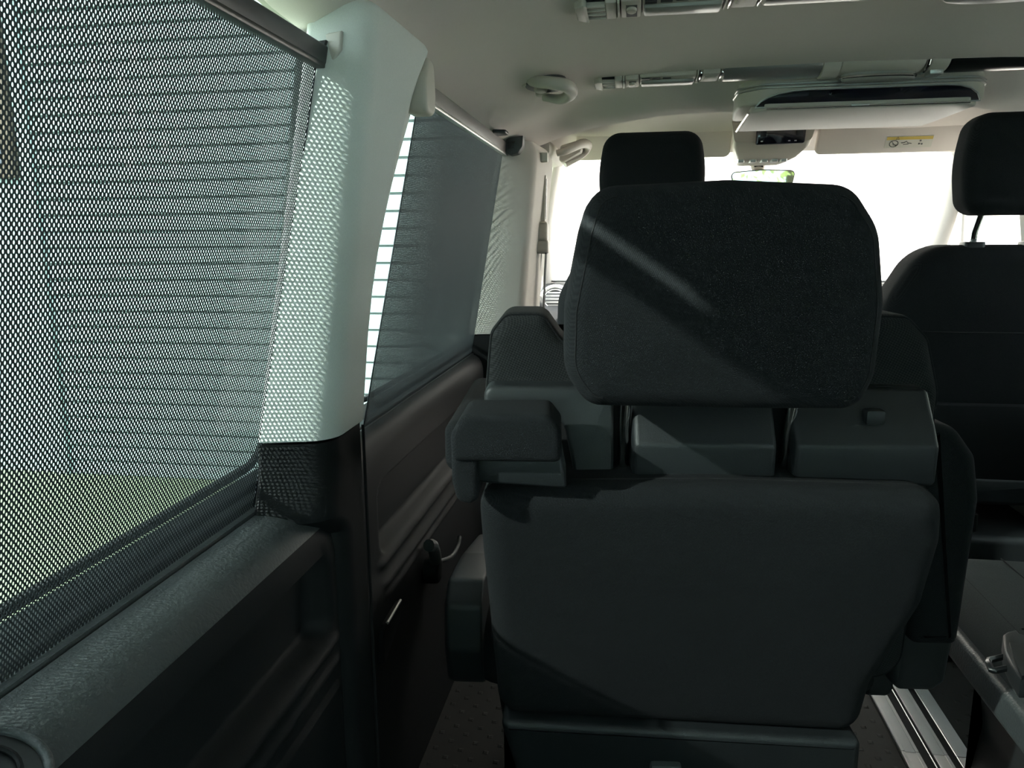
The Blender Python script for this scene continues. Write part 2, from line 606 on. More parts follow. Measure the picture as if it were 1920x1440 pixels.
def door_side(sx, par):
    ys = [0.95, 1.02] + lin(1.085, 1.24, 24) + lin(1.26, 2.02, 20)
    top = [(-0.842, 0.712), (-0.832, 0.710), (-0.822, 0.703), (-0.815, 0.692), (-0.811, 0.678), (-0.810, 0.664), (-0.810, 0.650)]
    zs = lin(0.642, 0.40, 60) + lin(0.39, 0.0, 10)
    def fn(y, k):
        if k < len(top):
            x, z = top[k]
        else:
            z = zs[k - len(top)]
            x = -0.810 + 0.012 * sstep(0.5, 0.44, z)
            x -= 0.028 * recess(y, z, 1.128, 2.4, 0.497, 0.630, 0.018)
            e = sstep(1.10, 1.13, y)
            x += (ridge(z, 0.490, 0.008, 0.008) + ridge(z, 0.458, 0.006, 0.006) + ridge(z, 0.436, 0.005, 0.005)) * e
        return mx((x, y, z), sx)
    return grid('door_panel', ys, list(range(len(top) + len(zs))), fn, 'panel', par)

def pillar_sections(table, n=5):
    secs = []
    for z, pts, rr in table:
        secs.append([(p.x, p.y, z) for p in fillet(pts, rr, n)])
    return secs

def mirror_secs(secs, sx):
    return [[mx(p, sx) for p in s] for s in secs]

def c_pts(t):
    # t=0 at z .785, t=1 at z 1.30
    a = [(-0.875, 0.885), (-0.838, 0.800), (-0.752, 0.822), (-0.754, 0.930), (-0.842, 1.165), (-0.875, 1.165)]
    b = [(-0.795, 0.955), (-0.772, 0.872), (-0.704, 0.900), (-0.698, 1.105), (-0.752, 1.275), (-0.795, 1.275)]
    pts = [[lerp(p[0], q[0], t), lerp(p[1], q[1], t)] for p, q in zip(a, b)]
    z = 0.785 + t * 0.515
    pts[3][1] = interp([(0.78, 0.928), (0.92, 0.928), (1.0, 0.940), (1.06, 0.966), (1.15, 1.005), (1.23, 1.050), (1.29, 1.110)], z)
    pts[4][1] -= 0.055 * math.sin(math.pi * max(0.0, min(1.0, t)))
    return [tuple(p) for p in pts]
CR = [0.004, 0.006, 0.040, 0.012, 0.006, 0.004]

def b_pts(t):
    a = [(-0.875, 2.10), (-0.848, 2.045), (-0.712, 2.100), (-0.690, 2.290), (-0.80, 2.42), (-0.875, 2.42)]
    b = [(-0.795, 2.13), (-0.760, 2.088), (-0.672, 2.160), (-0.652, 2.400), (-0.735, 2.52), (-0.795, 2.52)]
    return [(lerp(p[0], q[0], t), lerp(p[1], q[1], t)) for p, q in zip(a, b)]

def side(sx, nm, n0, word):
    # side panel behind, with ledge
    wl = sempty('wall_' + nm, f'dark moulded side panel under the rear {word} window', 'wall panel', (sx * -0.80, 0.2, 0))
    rear_side(sx, wl)
    # sill strip that the blind runs into, with a gap beside it
    puff('sill_strip', [mx((a, b, 0), sx).xy for a, b in [(-0.852, -0.92), (-0.8405, -0.92), (-0.8405, 0.862), (-0.852, 0.862)]], 0.690, 0.7065, 0.002, 0.002, 'ledge', wl, XY, 2)
    bm = bmesh.new()
    lp = [(-0.8375, 0.700), (-0.8375, 0.7035), (-0.822, 0.7015), (-0.808, 0.697), (-0.796, 0.691), (-0.7865, 0.6825), (-0.7795, 0.671), (-0.782, 0.668)]
    rows = [[bm.verts.new(mx((x, y, z), sx)) for x, z in lp] for y in lin(-0.92, 0.845, 4)]
    for a, b in zip(rows[:-1], rows[1:]):
        for i in range(len(lp) - 1):
            bm.faces.new((a[i], a[i + 1], b[i + 1], b[i]))
    for q in rows[-1:]:
        bm.faces.new(q)
    finish('ledge', bm, 'ledge', wl, 50)
    # outer skin below the windows and above them
    bm = bmesh.new()
    for (z0, z1, y0, y1) in ((-0.3, 0.735, -1.0, 3.0), (1.30, 1.43, -1.0, 2.84)):
        v = [bm.verts.new(mx((lean(max(z, 0.5), -0.03), y, z), sx)) for y, z in ((y0, z0), (y1, z0), (y1, z1), (y0, z1))]
        bm.faces.new(v)
    for (y0, y1) in ((0.875, 1.175), (2.09, 2.48), (-1.0, -0.72)):
        v = [bm.verts.new(mx((lean(z, -0.03), y, z), sx)) for y, z in ((y0, 0.73), (y1, 0.73), (y1, 1.305), (y0, 1.305))]
        bm.faces.new(v)
    finish('body_skin', bm, 'body', wl, 30)
    # sliding door panel
    dr = sempty('door_' + str(n0), f'dark sliding door panel under the front {word} blind', 'door', (sx * -0.81, 1.55, 0))
    door_side(sx, dr)
    puff('sill_strip', [mx((a, b, 0), sx).xy for a, b in [(-0.866, 1.10), (-0.850, 1.10), (-0.850, 2.05), (-0.866, 2.05)]], 0.69, 0.7155, 0.002, 0.002, 'plastic', dr, XY, 2)
    puff('sill_edge', [mx((a, b, 0), sx).xy for a, b in [(-0.847, 1.10), (-0.8425, 1.10), (-0.8425, 2.05), (-0.847, 2.05)]], 0.69, 0.7125, 0.001, 0.001, 'plastic', dr, XY, 2)
    # C pillar, light upper cover and dark lower cover
    tr = sempty('trim_' + str(n0 * 2 - 1), f'light grey cloth pillar cover between the two {word} blinds', 'pillar trim', (sx * -0.8, 1.0, 0.785))
    zt = [0.787] + lin(0.795, 1.22, 9) + [1.25, 1.275, 1.290, 1.298, 1.304, 1.308]
    tab = []
    for z in zt:
        t = (z - 0.785) / (1.30 - 0.785)
        pts = c_pts(t)
        if z > 1.24:  # head of the cover rolls back to the headliner
            k = sstep(1.285, 1.312, z)
            c0 = (-0.80, 1.05)
            pts = [(lerp(p[0], c0[0], 0.22 * k * k), lerp(p[1], c0[1], 0.10 * k * k)) for p in pts]
        tab.append((z, pts, CR))
    loft('pillar_cover', mirror_secs(pillar_sections(tab), sx), 'pillarcloth', tr)
    tab = []
    for z in lin(0.0, 0.60, 6) + lin(0.64, 0.783, 10):
        pts = [list(p) for p in c_pts(0.0)]
        f = max(0.0, 1 - (z - 0.70) / 0.08) if z > 0.70 else 1.0
        pts[1][1] -= 0.022 * f * f
        pts[0][1] -= 0.015 * f * f
        pts[2][1] -= 0.010 * f * f
        pts[2][0] -= 0.004
        pts[3][0] -= 0.004
        g = sstep(0.692, 0.655, z)
        pts[1] = [lerp(pts[1][0], -0.795, g), lerp(pts[1][1], 0.845, g)]
        pts[0] = [lerp(pts[0][0], -0.86, g), lerp(pts[0][1], 0.875, g)]
        pts[2] = [pts[2][0], lerp(pts[2][1], 0.862, g)]
        pts[4][1] = 1.10; pts[5][1] = 1.10
        tab.append((z, [tuple(p) for p in pts], CR))
    tr2 = sempty('trim_' + str(n0 * 2), f'dark lower pillar cover beside the {word} sliding door', 'pillar trim', (sx * -0.8, 1.0, 0))
    loft('pillar_base', mirror_secs(pillar_sections(tab), sx), 'panel', tr2)
    # vertical joint strip on the lower cover
    tube('joint', [mx((-0.7555, 0.932, z), sx) for z in lin(0.05, 0.78, 5)], 0.0022, 'blackmat', tr2, 6)
    # B pillar
    trb = sempty('trim_' + str(n0 * 2 + 10), f'light grey pillar cover beside the {word} front seat', 'pillar trim', (sx * -0.75, 2.25, 0.76))
    tab = []
    for z in [0.765] + lin(0.78, 1.24, 8) + [1.265, 1.285, 1.298]:
        t = (z - 0.765) / (1.30 - 0.765)
        pts = b_pts(t)
        if z > 1.24:
            k = sstep(1.24, 1.31, z)
            pts = [(lerp(p[0], -0.79, 0.2 * k * k), lerp(p[1], 2.25, 0.08 * k * k)) for p in pts]
        tab.append((z, pts, CR))
    loft('pillar_cover', mirror_secs(pillar_sections(tab), sx), 'pillar', trb)
    tab = [(z, [(p[0] - 0.004, p[1]) for p in b_pts(0.0)], CR) for z in (0.0, 0.3, 0.6, 0.70, 0.762)]
    loft('pillar_base', mirror_secs(pillar_sections(tab), sx), 'panel', trb)
    # glass
    for (nw, y0, y1, pos) in ((n0 * 2 - 1, -0.72, 0.865, 'rear'), (n0 * 2, 1.185, 2.08, 'sliding door')):
        wn = sempty('window_' + str(nw), f'tinted {pos} window on the {word} side', 'window', (sx * -0.85, (y0 + y1) / 2, 0.72))
        zz = lin(0.72, 1.315, 5)
        grid('pane', lin(y0 - 0.02, y1 + 0.02, 4), zz, lambda y, z: mx((lean(z, -0.030), y, z), sx), 'tint', wn)
        ring = []
        for p in fillet([(y0, 0.748), (y1, 0.748), (y1 + 0.05, 1.292), (y0, 1.292)], 0.055, 8):
            ring.append(mx((lean(p.y, -0.024), p.x, p.y), sx))
        tube('seal', ring, 0.0055, 'blackmat', wn, 6, True)
    return

side(1, 'left', 1, 'left')
side(-1, 'right', 2, 'right')

# rear wall with its window
wb = sempty('wall_back', 'tailgate trim behind the rear bench', 'wall', (0, -0.95, 0))
bm = bmesh.new()
box_bm(bm, -0.86, 0.86, -0.99, -0.95, -0.03, 0.84)
box_bm(bm, -0.86, 0.86, -0.99, -0.95, 1.27, 1.43)
box_bm(bm, -0.86, -0.66, -0.99, -0.95, 0.84, 1.27)
box_bm(bm, 0.66, 0.86, -0.99, -0.95, 0.84, 1.27)
finish('tailgate_panel', bm, 'plastic', wb)
box('rear_pane', -0.66, 0.66, -0.975, -0.970, 0.84, 1.27, 'tint', wb)

# front end: windscreen, A pillars, front doors
AP0 = Vector((-0.695, 2.83, 1.318)); AP1 = Vector((-0.80, 3.42, 0.84))
for sx, nm, k in ((1, 'left', 31), (-1, 'right', 32)):
    secs = []
    for t in lin(0, 1, 8):
        c = AP0.lerp(AP1, t)
        c.x -= 0.02 * math.sin(math.pi * t)
        rx, ry = 0.030 + 0.012 * t, 0.05 + 0.02 * t
        secs.append([mx((c.x + rx * math.cos(a) * (1 if math.cos(a) > 0 else 0.8), c.y + ry * math.sin(a), c.z + 0.03 * math.sin(a)), sx) for a in lin(0, 2 * math.pi * 15 / 16, 16)])
    struct(loft(f'trim_{k}', secs, 'pillar'), f'slanting windscreen pillar at the {nm} end of the dashboard', 'pillar trim')
    # roof rail over the front door
    struct(tube(f'trim_{k + 2}', [mx(p, sx) for p in spline([(-0.70, 2.40, 1.305), (-0.697, 2.62, 1.315), (-0.693, 2.86, 1.318)], 5)], 0.034, 'pillar', None, 10),
           f'roof rail above the {nm} front door window', 'pillar trim')
    d = sempty(f'door_{k - 20}', f'dark front door panel on the {nm} side', 'door', (sx * -0.82, 2.9, 0))
    box('door_card', sx * -0.90, sx * -0.80, 2.44, 3.5, 0.0, 0.775, 'panel', d, 0.015)
    box('armrest', sx * -0.81, sx * -0.75, 2.5, 3.0, 0.55, 0.62, 'plastic', d, 0.015)
    wn = sempty(f'window_{k - 25}', f'clear front door window on the {nm} side', 'window', (sx * -0.85, 2.8, 0.77))
    bm = bmesh.new()
    q = [(-0.86, 2.45, 0.77), (-0.83, 3.42, 0.80), (-0.72, 2.84, 1.32), (-0.76, 2.48, 1.32)]
    bm.faces.new([bm.verts.new(mx(p, sx)) for p in q])
    finish('pane', bm, 'clear', wn)
    tube('frame', [mx(p, sx) for p in [(-0.80, 3.02, 0.78), (-0.785, 2.99, 0.95), (-0.765, 2.96, 1.12), (-0.735, 2.92, 1.30)]], 0.012, 'pillar', wn, 8)
ws = sempty('window_8', 'wide clear windscreen beyond the front seats', 'windscreen', (0, 3.2, 0.84))
grid('pane', lin(0, 1, 6), lin(-1, 1, 17), lambda t, s: Vector((s * lerp(0.71, 0.82, t), lerp(2.85, 3.50, t) + 0.06 * (1 - s * s), lerp(1.335, 0.83, t))), 'clear', ws)

# ------------------------------------------------------------------ OUTSIDE
lawn = box('lawn', -14, 14, -9, 9, -0.70, -0.60, 'grass')
struct(lawn, 'green lawn outside the van', 'lawn')
drive = box('bounce_drive', -1.25, 9.0, -9, 4.45, -0.60, -0.592, 'bouncepaving')  # unseen pale ground added to bounce warm light into the cabin
struct(drive, 'unseen pale drive under the van', 'bounce_drive')
WY = 4.60
hs = sempty('wall_outside', 'house wall beyond the windows, pale boards at left and an added plain plaster at right', 'house wall', (0, WY + 0.2, -0.6))
box('wall_core', -12, -0.93, WY + 0.03, WY + 0.30, -0.6, 4.4, 'wall', hs)
box('wall_core', -0.93, 12, WY + 0.03, WY + 0.30, -0.6, 4.4, 'fillwall', hs)
bm = bmesh.new()
# one board: slightly slanted face so that its lower edge throws a shadow line
prof = [(0.0, 0.004), (-0.024, 0.004), (-0.026, 0.008), (-0.010, 0.095), (0.0, 0.097)]
secs = [[(x, WY + 0.03 + a, b) for a, b in prof] for x in (-4.38, -0.93)]
bd0 = loft('board', secs, 'wall', hs)
z = -0.6
first = True
base_loc = bd0.location.copy()
for k in range(45):
    o = bd0 if k == 0 else bd0.copy()
    if k:
        COL.objects.link(o)
    o.location = base_loc + Vector((0, 0, -0.6 + 0.107 * k))
# jamb and dark window at the end of the boards
box('lap_shade_backing', -4.38, -0.93, WY + 0.026, WY + 0.032, -0.6, 4.2, 'lapshade', hs)
box('corner_board', -0.93, -0.86, WY - 0.01, WY + 0.03, -0.6, 4.2, 'fillwall', hs, 0.004)
box('corner_board', -4.47, -4.38, WY - 0.01, WY + 0.03, -0.6, 4.2, 'wall', hs, 0.004)
wx = sempty('window_20', 'dark framed window in the white house wall', 'window', (-5.4, WY, 1.4))
box('frame', -5.9, -4.51, WY - 0.03, WY + 0.04, 1.47, 3.4, 'bark', wx, 0.01)
box('pane', -5.82, -4.58, WY - 0.035, WY - 0.028, 1.55, 3.3, 'screen', wx)

# tree behind the van, seen in the mirror
def tree(loc, h, nl, label):
    t = thing('tree', label, 'tree', loc)
    bmt = bmesh.new()
    tube_bm(bmt, spline([(loc[0], loc[1], -0.6), (loc[0] + 0.1, loc[1], 0.6), (loc[0] - 0.05, loc[1] + 0.1, h * 0.6), (loc[0], loc[1], h)], 4), [0.11 - 0.006 * i for i in range(13)], 8)
    for k in range(7):
        a = k * 2.4
        p0 = Vector((loc[0], loc[1], h * (0.35 + 0.08 * k)))
        tube_bm(bmt, [p0, p0 + Vector((0.9 * math.cos(a), 0.9 * math.sin(a), 0.4))], [0.035, 0.012], 6)
    finish('trunk', bmt, 'bark', t, 60)
    bmf = bmesh.new()
    for i in range(nl):
        while True:
            q = Vector((random.uniform(-1, 1), random.uniform(-1, 1), random.uniform(-1, 1)))
            if 0.2 < q.length < 1: break
        c = Vector(loc) + Vector((q.x * 1.5, q.y * 1.2, 0.6 + h * 0.55 + q.z * h * 0.5))
        d = Vector((random.gauss(0, 1), random.gauss(0, 1), random.gauss(-0.6, 0.6))).normalized()
        s = d.cross(Vector((random.random(), random.random(), 1.3))).normalized()
        L = random.uniform(0.09, 0.17)
        nrm = d.cross(s) * (0.12 * L)
        vs_ = [bmf.verts.new(c + p) for p in (Vector(), d * L * 0.5 + s * L * 0.28 + nrm, d * L, d * L * 0.5 - s * L * 0.28 + nrm)]
        bmf.faces.new((vs_[0], vs_[1], vs_[2]))
        bmf.faces.new((vs_[0], vs_[2], vs_[3]))
    lf = finish('foliage', bmf, 'leaf', t, None)
    lf['kind'] = 'stuff'
    return t
tree((0.9, -5.2, -0.6), 3.0, 1500, 'yellow green leafy tree reflected in the mirror')

# ------------------------------------------------------------------ ROLLER BLINDS
def net_mesh(name, y_of, zs, xoff, sx, par, ny=8, waves=0.0):
    """y_of(z) -> (y0, y1); UV in metres"""
    bm = bmesh.new()
    uvl = bm.loops.layers.uv.new('UVMap')
    rows = []
    for z in zs:
        y0, y1 = y_of(z)
        rows.append([(bm.verts.new(mx((lean(z, xoff), lerp(y0, y1, t), z), sx)), lerp(y0, y1, t), z) for t in lin(0, 1, ny)])
    for a, b in zip(rows[:-1], rows[1:]):
        for i in range(ny - 1):
            q = (a[i], a[i + 1], b[i + 1], b[i])
            f = bm.faces.new([v[0] for v in q])
            for l, v in zip(f.loops, q):
                l[uvl].uv = (v[1], v[2] * 1.013)
    return finish(name, bm, 'net', par, None)

def blind(sx, y_of, ztop, mat_bar, label, hb, group):
    y0, y1 = y_of(ztop)
    t = thing('roller_blind', label, 'roller blind', (sx * -0.80, (y0 + y1) / 2, 0.70), 0, group)
    net_mesh('net', y_of, lin(0.700, ztop, 12), 0.0, sx, t)
    net_mesh('net_backing', y_of, lin(0.700, ztop, 12), -0.0005, sx, t)
    # hems: a slim cord along the free edges
    for e in (0, 1):
        tube('hem', [mx((lean(z), y_of(z)[e], z), sx) for z in lin(0.705, ztop, 6)], 0.0012, 'bardark', t, 5)
    x0 = lean(ztop + 0.015)
    b = puff('bar', [mx((p.x, 0, p.y), sx).xz for p in fillet([(x0 - 0.008, ztop - 0.004), (x0 + 0.006, ztop - 0.006), (x0 + 0.009, ztop + hb), (x0 - 0.005, ztop + hb + 0.001)], 0.003, 3)],
             y0 - 0.004, y1 + 0.012, 0.001, 0.001, mat_bar, t, XZ, 2)
    puff('bar_lip', [mx((p.x, 0, p.y), sx).xz for p in fillet([(x0 - 0.006, ztop - 0.010), (x0 + 0.007, ztop - 0.010), (x0 + 0.008, ztop - 0.004), (x0 - 0.006, ztop - 0.004)], 0.001, 2)],
         y0, y1, 0.0, 0.0, 'black' if mat_bar == 'bardark' else 'satin', b, XZ, 1)
    return t, x0

def w1(z): return (-0.66, lerp(0.800, 0.866, (z - 0.70) / 0.53))
def w2(z): return (lerp(1.175, 1.272, (z - 0.70) / 0.57), lerp(2.115, 2.215, (z - 0.70) / 0.57))
blind(1, w1, 1.228, 'bardark', 'large dark net roller blind filling the nearest left window', 0.016, 'roller blinds')
t2, xb = blind(1, w2, 1.262, 'barlight', 'narrow dark net roller blind between the two left pillars', 0.024, 'roller blinds')
blind(-1, w1, 1.228, 'bardark', 'unseen net roller blind added on the rear right window to dim it', 0.016, 'roller blinds')  # both right-hand blinds are unseen, added to hold back side light
blind(-1, w2, 1.262, 'barlight', 'unseen net roller blind added on the right sliding door window to dim it', 0.024, 'roller blinds')
# pull tab on the second blind's bar
puff('pull_tab', fillet([(xb + 0.006, 1.875), (xb + 0.040, 1.885), (xb + 0.040, 1.93), (xb + 0.006, 1.95)], 0.008, 4), 1.283, 1.291, 0.002, 0.002, 'black', t2, XY, 2)

def bracket(sx, y, x, z, label, k=1.0, mat='trimgrey'):
    """quarter-round clip that carries the end of a blind bar"""
    t = thing('blind_bracket', label, 'bracket', (x, y, z - 0.04), 0, 'blind bar clips on the pillars')
    pl = [(0.0, 0.0), (0.050, 0.006), (0.048, -0.024), (0.034, -0.044), (0.012, -0.050), (-0.008, -0.040)]
    puff('shell', [Vector((x + sx * a * k, z + b * k)) for a, b in pl], y - 0.010, y + 0.03, 0.003, 0.001, mat, t, XZ, 3)
    puff('socket', [Vector((x + sx * a * k, z + b * k)) for a, b in [(0.004, -0.012), (0.026, -0.010), (0.020, -0.030), (0.006, -0.032)]], y - 0.016, y - 0.008, 0.001, 0.0, 'black', t, XZ, 2)
bracket(1, 0.884, -0.772, 1.256, 'pale clip holding the near blind bar at the first pillar', 0.68, 'pillar')
bracket(1, 2.088, -0.748, 1.296, 'dark quarter-round clip holding the far blind bar at the second pillar', 0.9, 'ledge')
# rounded clip on the front flank of the first pillar
t = thing('blind_bracket', 'rounded grey clip on the front edge of the first pillar', 'bracket', (-0.715, 1.13, 1.21), 0, 'blind bar clips on the pillars')
puff('shell', fillet([(1.095, 1.205), (1.150, 1.205), (1.155, 1.235), (1.150, 1.285), (1.115, 1.285), (1.095, 1.25)], 0.018, 5), -0.735, -0.700, 0.008, 0.008, 'trimgrey', t, YZ, 4)
tube('pin', [(-0.735, 1.15, 1.262), (-0.742, 1.235, 1.265)], 0.006, 'barlight', t, 8)

# ------------------------------------------------------------------ CAPTAIN'S SEATS
def box_rr(name, x0, x1, y0, y1, z0, z1, r, mat, par, rc=None, bulge=0.0, segs=5):
    return puff(name, rect(x0, x1, y0, y1, rc or r * 1.2), z0, z1, r, r, mat, par, XY, segs, 0.0, bulge)

def loop_on_back(poly, n, ins, frame, k=1):
    O, U, V, N = frame
    pp = inset(ccw([Vector(p) for p in poly]), ins)
    return [O + U * p.x + V * p.y + N * n for p in pp]

def captain_seat(loc, rz, label, arms=True):
    t = thing('captain_seat', label, 'seat', loc, rz, 'second row seats', True)
    # backrest cushion with bolsters
    pl = fillet([(-0.246, 0.46), (-0.250, 0.84), (-0.243, 0.912), (-0.224, 0.936), (-0.176, 0.936), (-0.148, 0.895), (0.175, 0.895), (0.205, 0.934), (0.254, 0.932), (0.280, 0.905), (0.298, 0.84), (0.285, 0.46)],
                [0.04, 0.05, 0.025, 0.02, 0.02, 0.03, 0.03, 0.02, 0.02, 0.025, 0.05, 0.04])
    bk = puff('backrest', pl, 0.112, 0.235, 0.018, 0.03, 'fabric2', t)
    tube('piping', [(p.x, 0.120, p.y) for p in inset(ccw(pl), 0.003)], 0.0016, 'fabric', bk, 6, True)
    # plastic covers across the top of the back
    lt = fillet([(-0.247, 0.852), (-0.093, 0.852), (-0.092, 0.741), (-0.138, 0.741), (-0.150, 0.800), (-0.163, 0.825), (-0.247, 0.820)], [0.012, 0.006, 0.006, 0.006, 0.01, 0.014, 0.008])
    fr = (Vector((0, 0.0, 0)), Vector((1, 0, 0)), Vector((0, 0.10, 1)), Vector((0, 1, -0.10)).normalized())
    fr = (Vector((0, -0.080, 0)), fr[1], fr[2], Vector((0, 1, 0)))
    puff('shoulder_cover', lt, 0.075, 0.125, 0.006, 0.002, 'plastic', t, fr, 4)
    def cover(x0, x1, nm):
        prof = fillet([(0.128, 0.742), (0.050, 0.744), (0.048, 0.790), (0.062, 0.812), (0.088, 0.848), (0.128, 0.852)], [0.002, 0.006, 0.012, 0.02, 0.006, 0.002], 4)
        return puff(nm, prof, x0, x1, 0.007, 0.007, 'plastic', t, YZ, 3)
    cover(-0.0715, 0.091, 'centre_cover')
    rc = cover(0.112, 0.270, 'shoulder_cover')
    # release lever in a dished recess
    lv = puff('lever_recess', rect(0.188, 0.238, 0.806, 0.838, 0.008), 0.060, 0.085, 0.001, 0.0, 'black', t, (Vector((0, -0.600, 0)), Vector((1, 0, 0)), Vector((0, 0.74, 1)), Vector((0, 1, -0.1))), 2)
    box('release_lever', 0.190, 0.212, 0.058, 0.075, 0.812, 0.830, 'plastic', t, 0.004)
    # dark well behind the covers
    box('inner_frame', -0.235, 0.265, 0.100, 0.14, 0.735, 0.85, 'blackmat', t)
    # back shell in cloth
    FB = (Vector((0, 0.28 * 0.73, 0)), Vector((1, 0, 0)), Vector((0, -0.28, 1)), Vector((0, 1, 0.0)))
    bp = fillet([(-0.249, 0.750), (0.010, 0.756), (0.260, 0.751), (0.271, 0.690), (0.270, 0.600), (0.236, 0.476), (0.234, 0.388), (-0.236, 0.402), (-0.243, 0.58), (-0.247, 0.665)],
                [0.033, 0.05, 0.033, 0.06, 0.06, 0.05, 0.033, 0.033, 0.06, 0.06])
    sh = puff('back_shell', bp, 0.0, 0.125, 0.032, 0.01, 'fabric', t, FB, 6, 0.006)
    tube('seam', loop_on_back(bp, 0.040, -0.0002, FB), 0.0009, 'blackmat', sh, 5, True)
    # lower trim with a ledge
    lt2 = fillet([(-0.233, 0.405), (0.230, 0.390), (0.246, 0.27), (0.17, 0.225), (-0.16, 0.225), (-0.212, 0.30)], [0.01, 0.01, 0.03, 0.02, 0.03, 0.03])
    puff('lower_trim', lt2, -0.010, 0.10, 0.012, 0.004, 'plastic', t, FB, 4)
    box('tether_tab', -0.035, 0.005, 0.088, 0.115, 0.305, 0.345, 'ledge', t, 0.004)
    # headrest
    hp = fillet([(-0.126, 1.071), (0.0, 1.076), (0.112, 1.070), (0.140, 1.03), (0.150, 0.96), (0.147, 0.89), (0.133, 0.857), (0.0, 0.857), (-0.128, 0.859), (-0.153, 0.893), (-0.152, 0.955), (-0.138, 1.03)],
                [0.034, 0.1, 0.034, 0.06, 0.06, 0.05, 0.026, 0.1, 0.026, 0.05, 0.06, 0.06])
    hd = puff('headrest', hp, -0.075, 0.055, 0.0245, 0.0245, 'fabric', t, XZ, 7, 0.010, 0.012)
    cc = ccw(hp)
    dd = 0.011
    ring = inset(cc, dd)
    nn = -0.075 + 0.0245 - math.sqrt(0.0245 ** 2 - (0.0245 - dd) ** 2)
    for s in (-1, 1):
        side_pts = sorted([p for p in ring if p.x * s > 0.095], key=lambda p: p.y)
        tube('seam', [(p.x, nn, p.y) for p in side_pts], 0.0009, 'blackmat', hd, 5)
    for x in (-0.080, 0.110):
        tube('headrest_post', [(x, 0.085, 0.74), (x, 0.080, 0.80), (x, 0.035, 0.90)], 0.0065, 'chrome', t, 10)
    # left armrest seen end on
    if arms:
        bm = bmesh.new()
        puff_bm(bm, fillet([(-0.270, 0.793), (-0.271, 0.822), (-0.258, 0.844), (-0.168, 0.845), (-0.155, 0.828), (-0.154, 0.793)], [0.008, 0.02, 0.012, 0.012, 0.012, 0.008]), -0.040, 0.040, 0.008, 0.004, XZ, 5)
        puff_bm(bm, fillet([(-0.271, 0.815), (-0.242, 0.815), (-0.243, 0.750), (-0.252, 0.744), (-0.266, 0.748), (-0.271, 0.770)], [0.007, 0.007, 0.007, 0.007, 0.010, 0.010]), -0.034, 0.040, 0.006, 0.004, XZ, 4)
        a = finish('armrest', bm, 'fabric', t)
        puff('armrest_plate', fillet([(-0.247, 0.80), (-0.156, 0.80), (-0.148, 0.758), (-0.247, 0.764)], 0.004, 3), -0.018, 0.06, 0.004, 0.002, 'plastic', a, XZ, 3)
        puff('armrest_pad', rect(-0.292, -0.244, 0.752, 0.815, 0.016), 0.05, 0.36, 0.012, 0.025, 'fabric', a, XZ, 4)
        # right armrest folded up beside the back
        b = puff('armrest', fillet([(0.292, 0.800), (0.330, 0.792), (0.358, 0.755), (0.368, 0.70), (0.361, 0.50), (0.30, 0.50)], [0.01, 0.03, 0.03, 0.03, 0.012, 0.012]), 0.13, 0.205, 0.016, 0.016, 'fabric', t, XZ, 5)
        puff('armrest_hinge', fillet([(0.302, 0.55), (0.303, 0.415), (0.316, 0.404), (0.360, 0.404), (0.376, 0.418), (0.381, 0.48), (0.378, 0.55)], [0.01, 0.008, 0.01, 0.012, 0.01, 0.02, 0.01]), 0.18, 0.25, 0.010, 0.010, 'plastic', b, XZ, 4)
    # cushion, side covers and plinth
    cu = puff('cushion', fillet([(-0.290, 0.215), (0.318, 0.215), (0.318, 0.62), (0.27, 0.71), (-0.24, 0.71), (-0.290, 0.62)], [0.05, 0.05, 0.05, 0.05, 0.05, 0.05]), 0.360, 0.452, 0.030, 0.036, 'fabric', t, XY, 6, 0, 0.008)
    tube('seam', [(-0.262, y, 0.4500) for y in lin(0.28, 0.64, 5)], 0.0012, 'fabric2', cu, 5)
    tube('seam', [(-0.170, y, 0.4555) for y in lin(0.24, 0.68, 5)], 0.0013, 'blackmat', cu, 5)
    tube('seam', [(x, 0.45 - abs(x) * 0.15, 0.4585) for x in lin(-0.26, 0.26, 9)], 0.0013, 'blackmat', cu, 5)
    sc = fillet([(0.205, 0.43), (0.212, 0.50), (0.25, 0.525), (0.40, 0.50), (0.66, 0.43), (0.66, 0.385), (0.32, 0.345), (0.23, 0.36)], [0.03, 0.02, 0.02, 0.05, 0.02, 0.02, 0.05, 0.04])
    puff('side_cover', sc, -0.324, -0.268, 0.010, 0.004, 'plastic', t, YZ, 4)
    sc2 = fillet([(0.225, 0.42), (0.30, 0.455), (0.66, 0.43), (0.66, 0.385), (0.32, 0.345), (0.23, 0.36)], 0.02)
    puff('side_cover', sc2, 0.295, 0.332, 0.004, 0.010, 'plastic', t, YZ, 4)
    puff('plinth', fillet([(-0.25, 0.0), (0.26, 0.0), (0.235, 0.20), (0.262, 0.372), (-0.252, 0.372), (-0.225, 0.20)], [0.01, 0.01, 0.08, 0.01, 0.01, 0.08]), 0.22, 0.575, 0.02, 0.02, 'plastic', t, XZ, 4)
    return t

main = captain_seat((-0.32, 0.80, 0), R(5.5), 'dark cloth captain seat with big headrest, seen from behind in the middle')

# right hand second row seat: same seat, its buckle on the cushion
def copy_tree(o, parent=None):
    c = o.copy()
    COL.objects.link(c)
    c.parent = parent
    for ch in list(o.children):
        copy_tree(ch, c)
    return c
s2 = copy_tree(main)
s2.location = (0.432, 0.70, 0)
s2.rotation_euler = (0, 0, 0)
s2['label'] = 'dark captain seat at lower right, only its cushion and plinth showing'
for ch in list(s2.children):
    if ch.name.startswith('armrest') or (ch.name.startswith('side_cover') and ch.location.x < 0):
        for g in list(ch.children):
            bpy.data.objects.remove(g)
        bpy.data.objects.remove(ch)

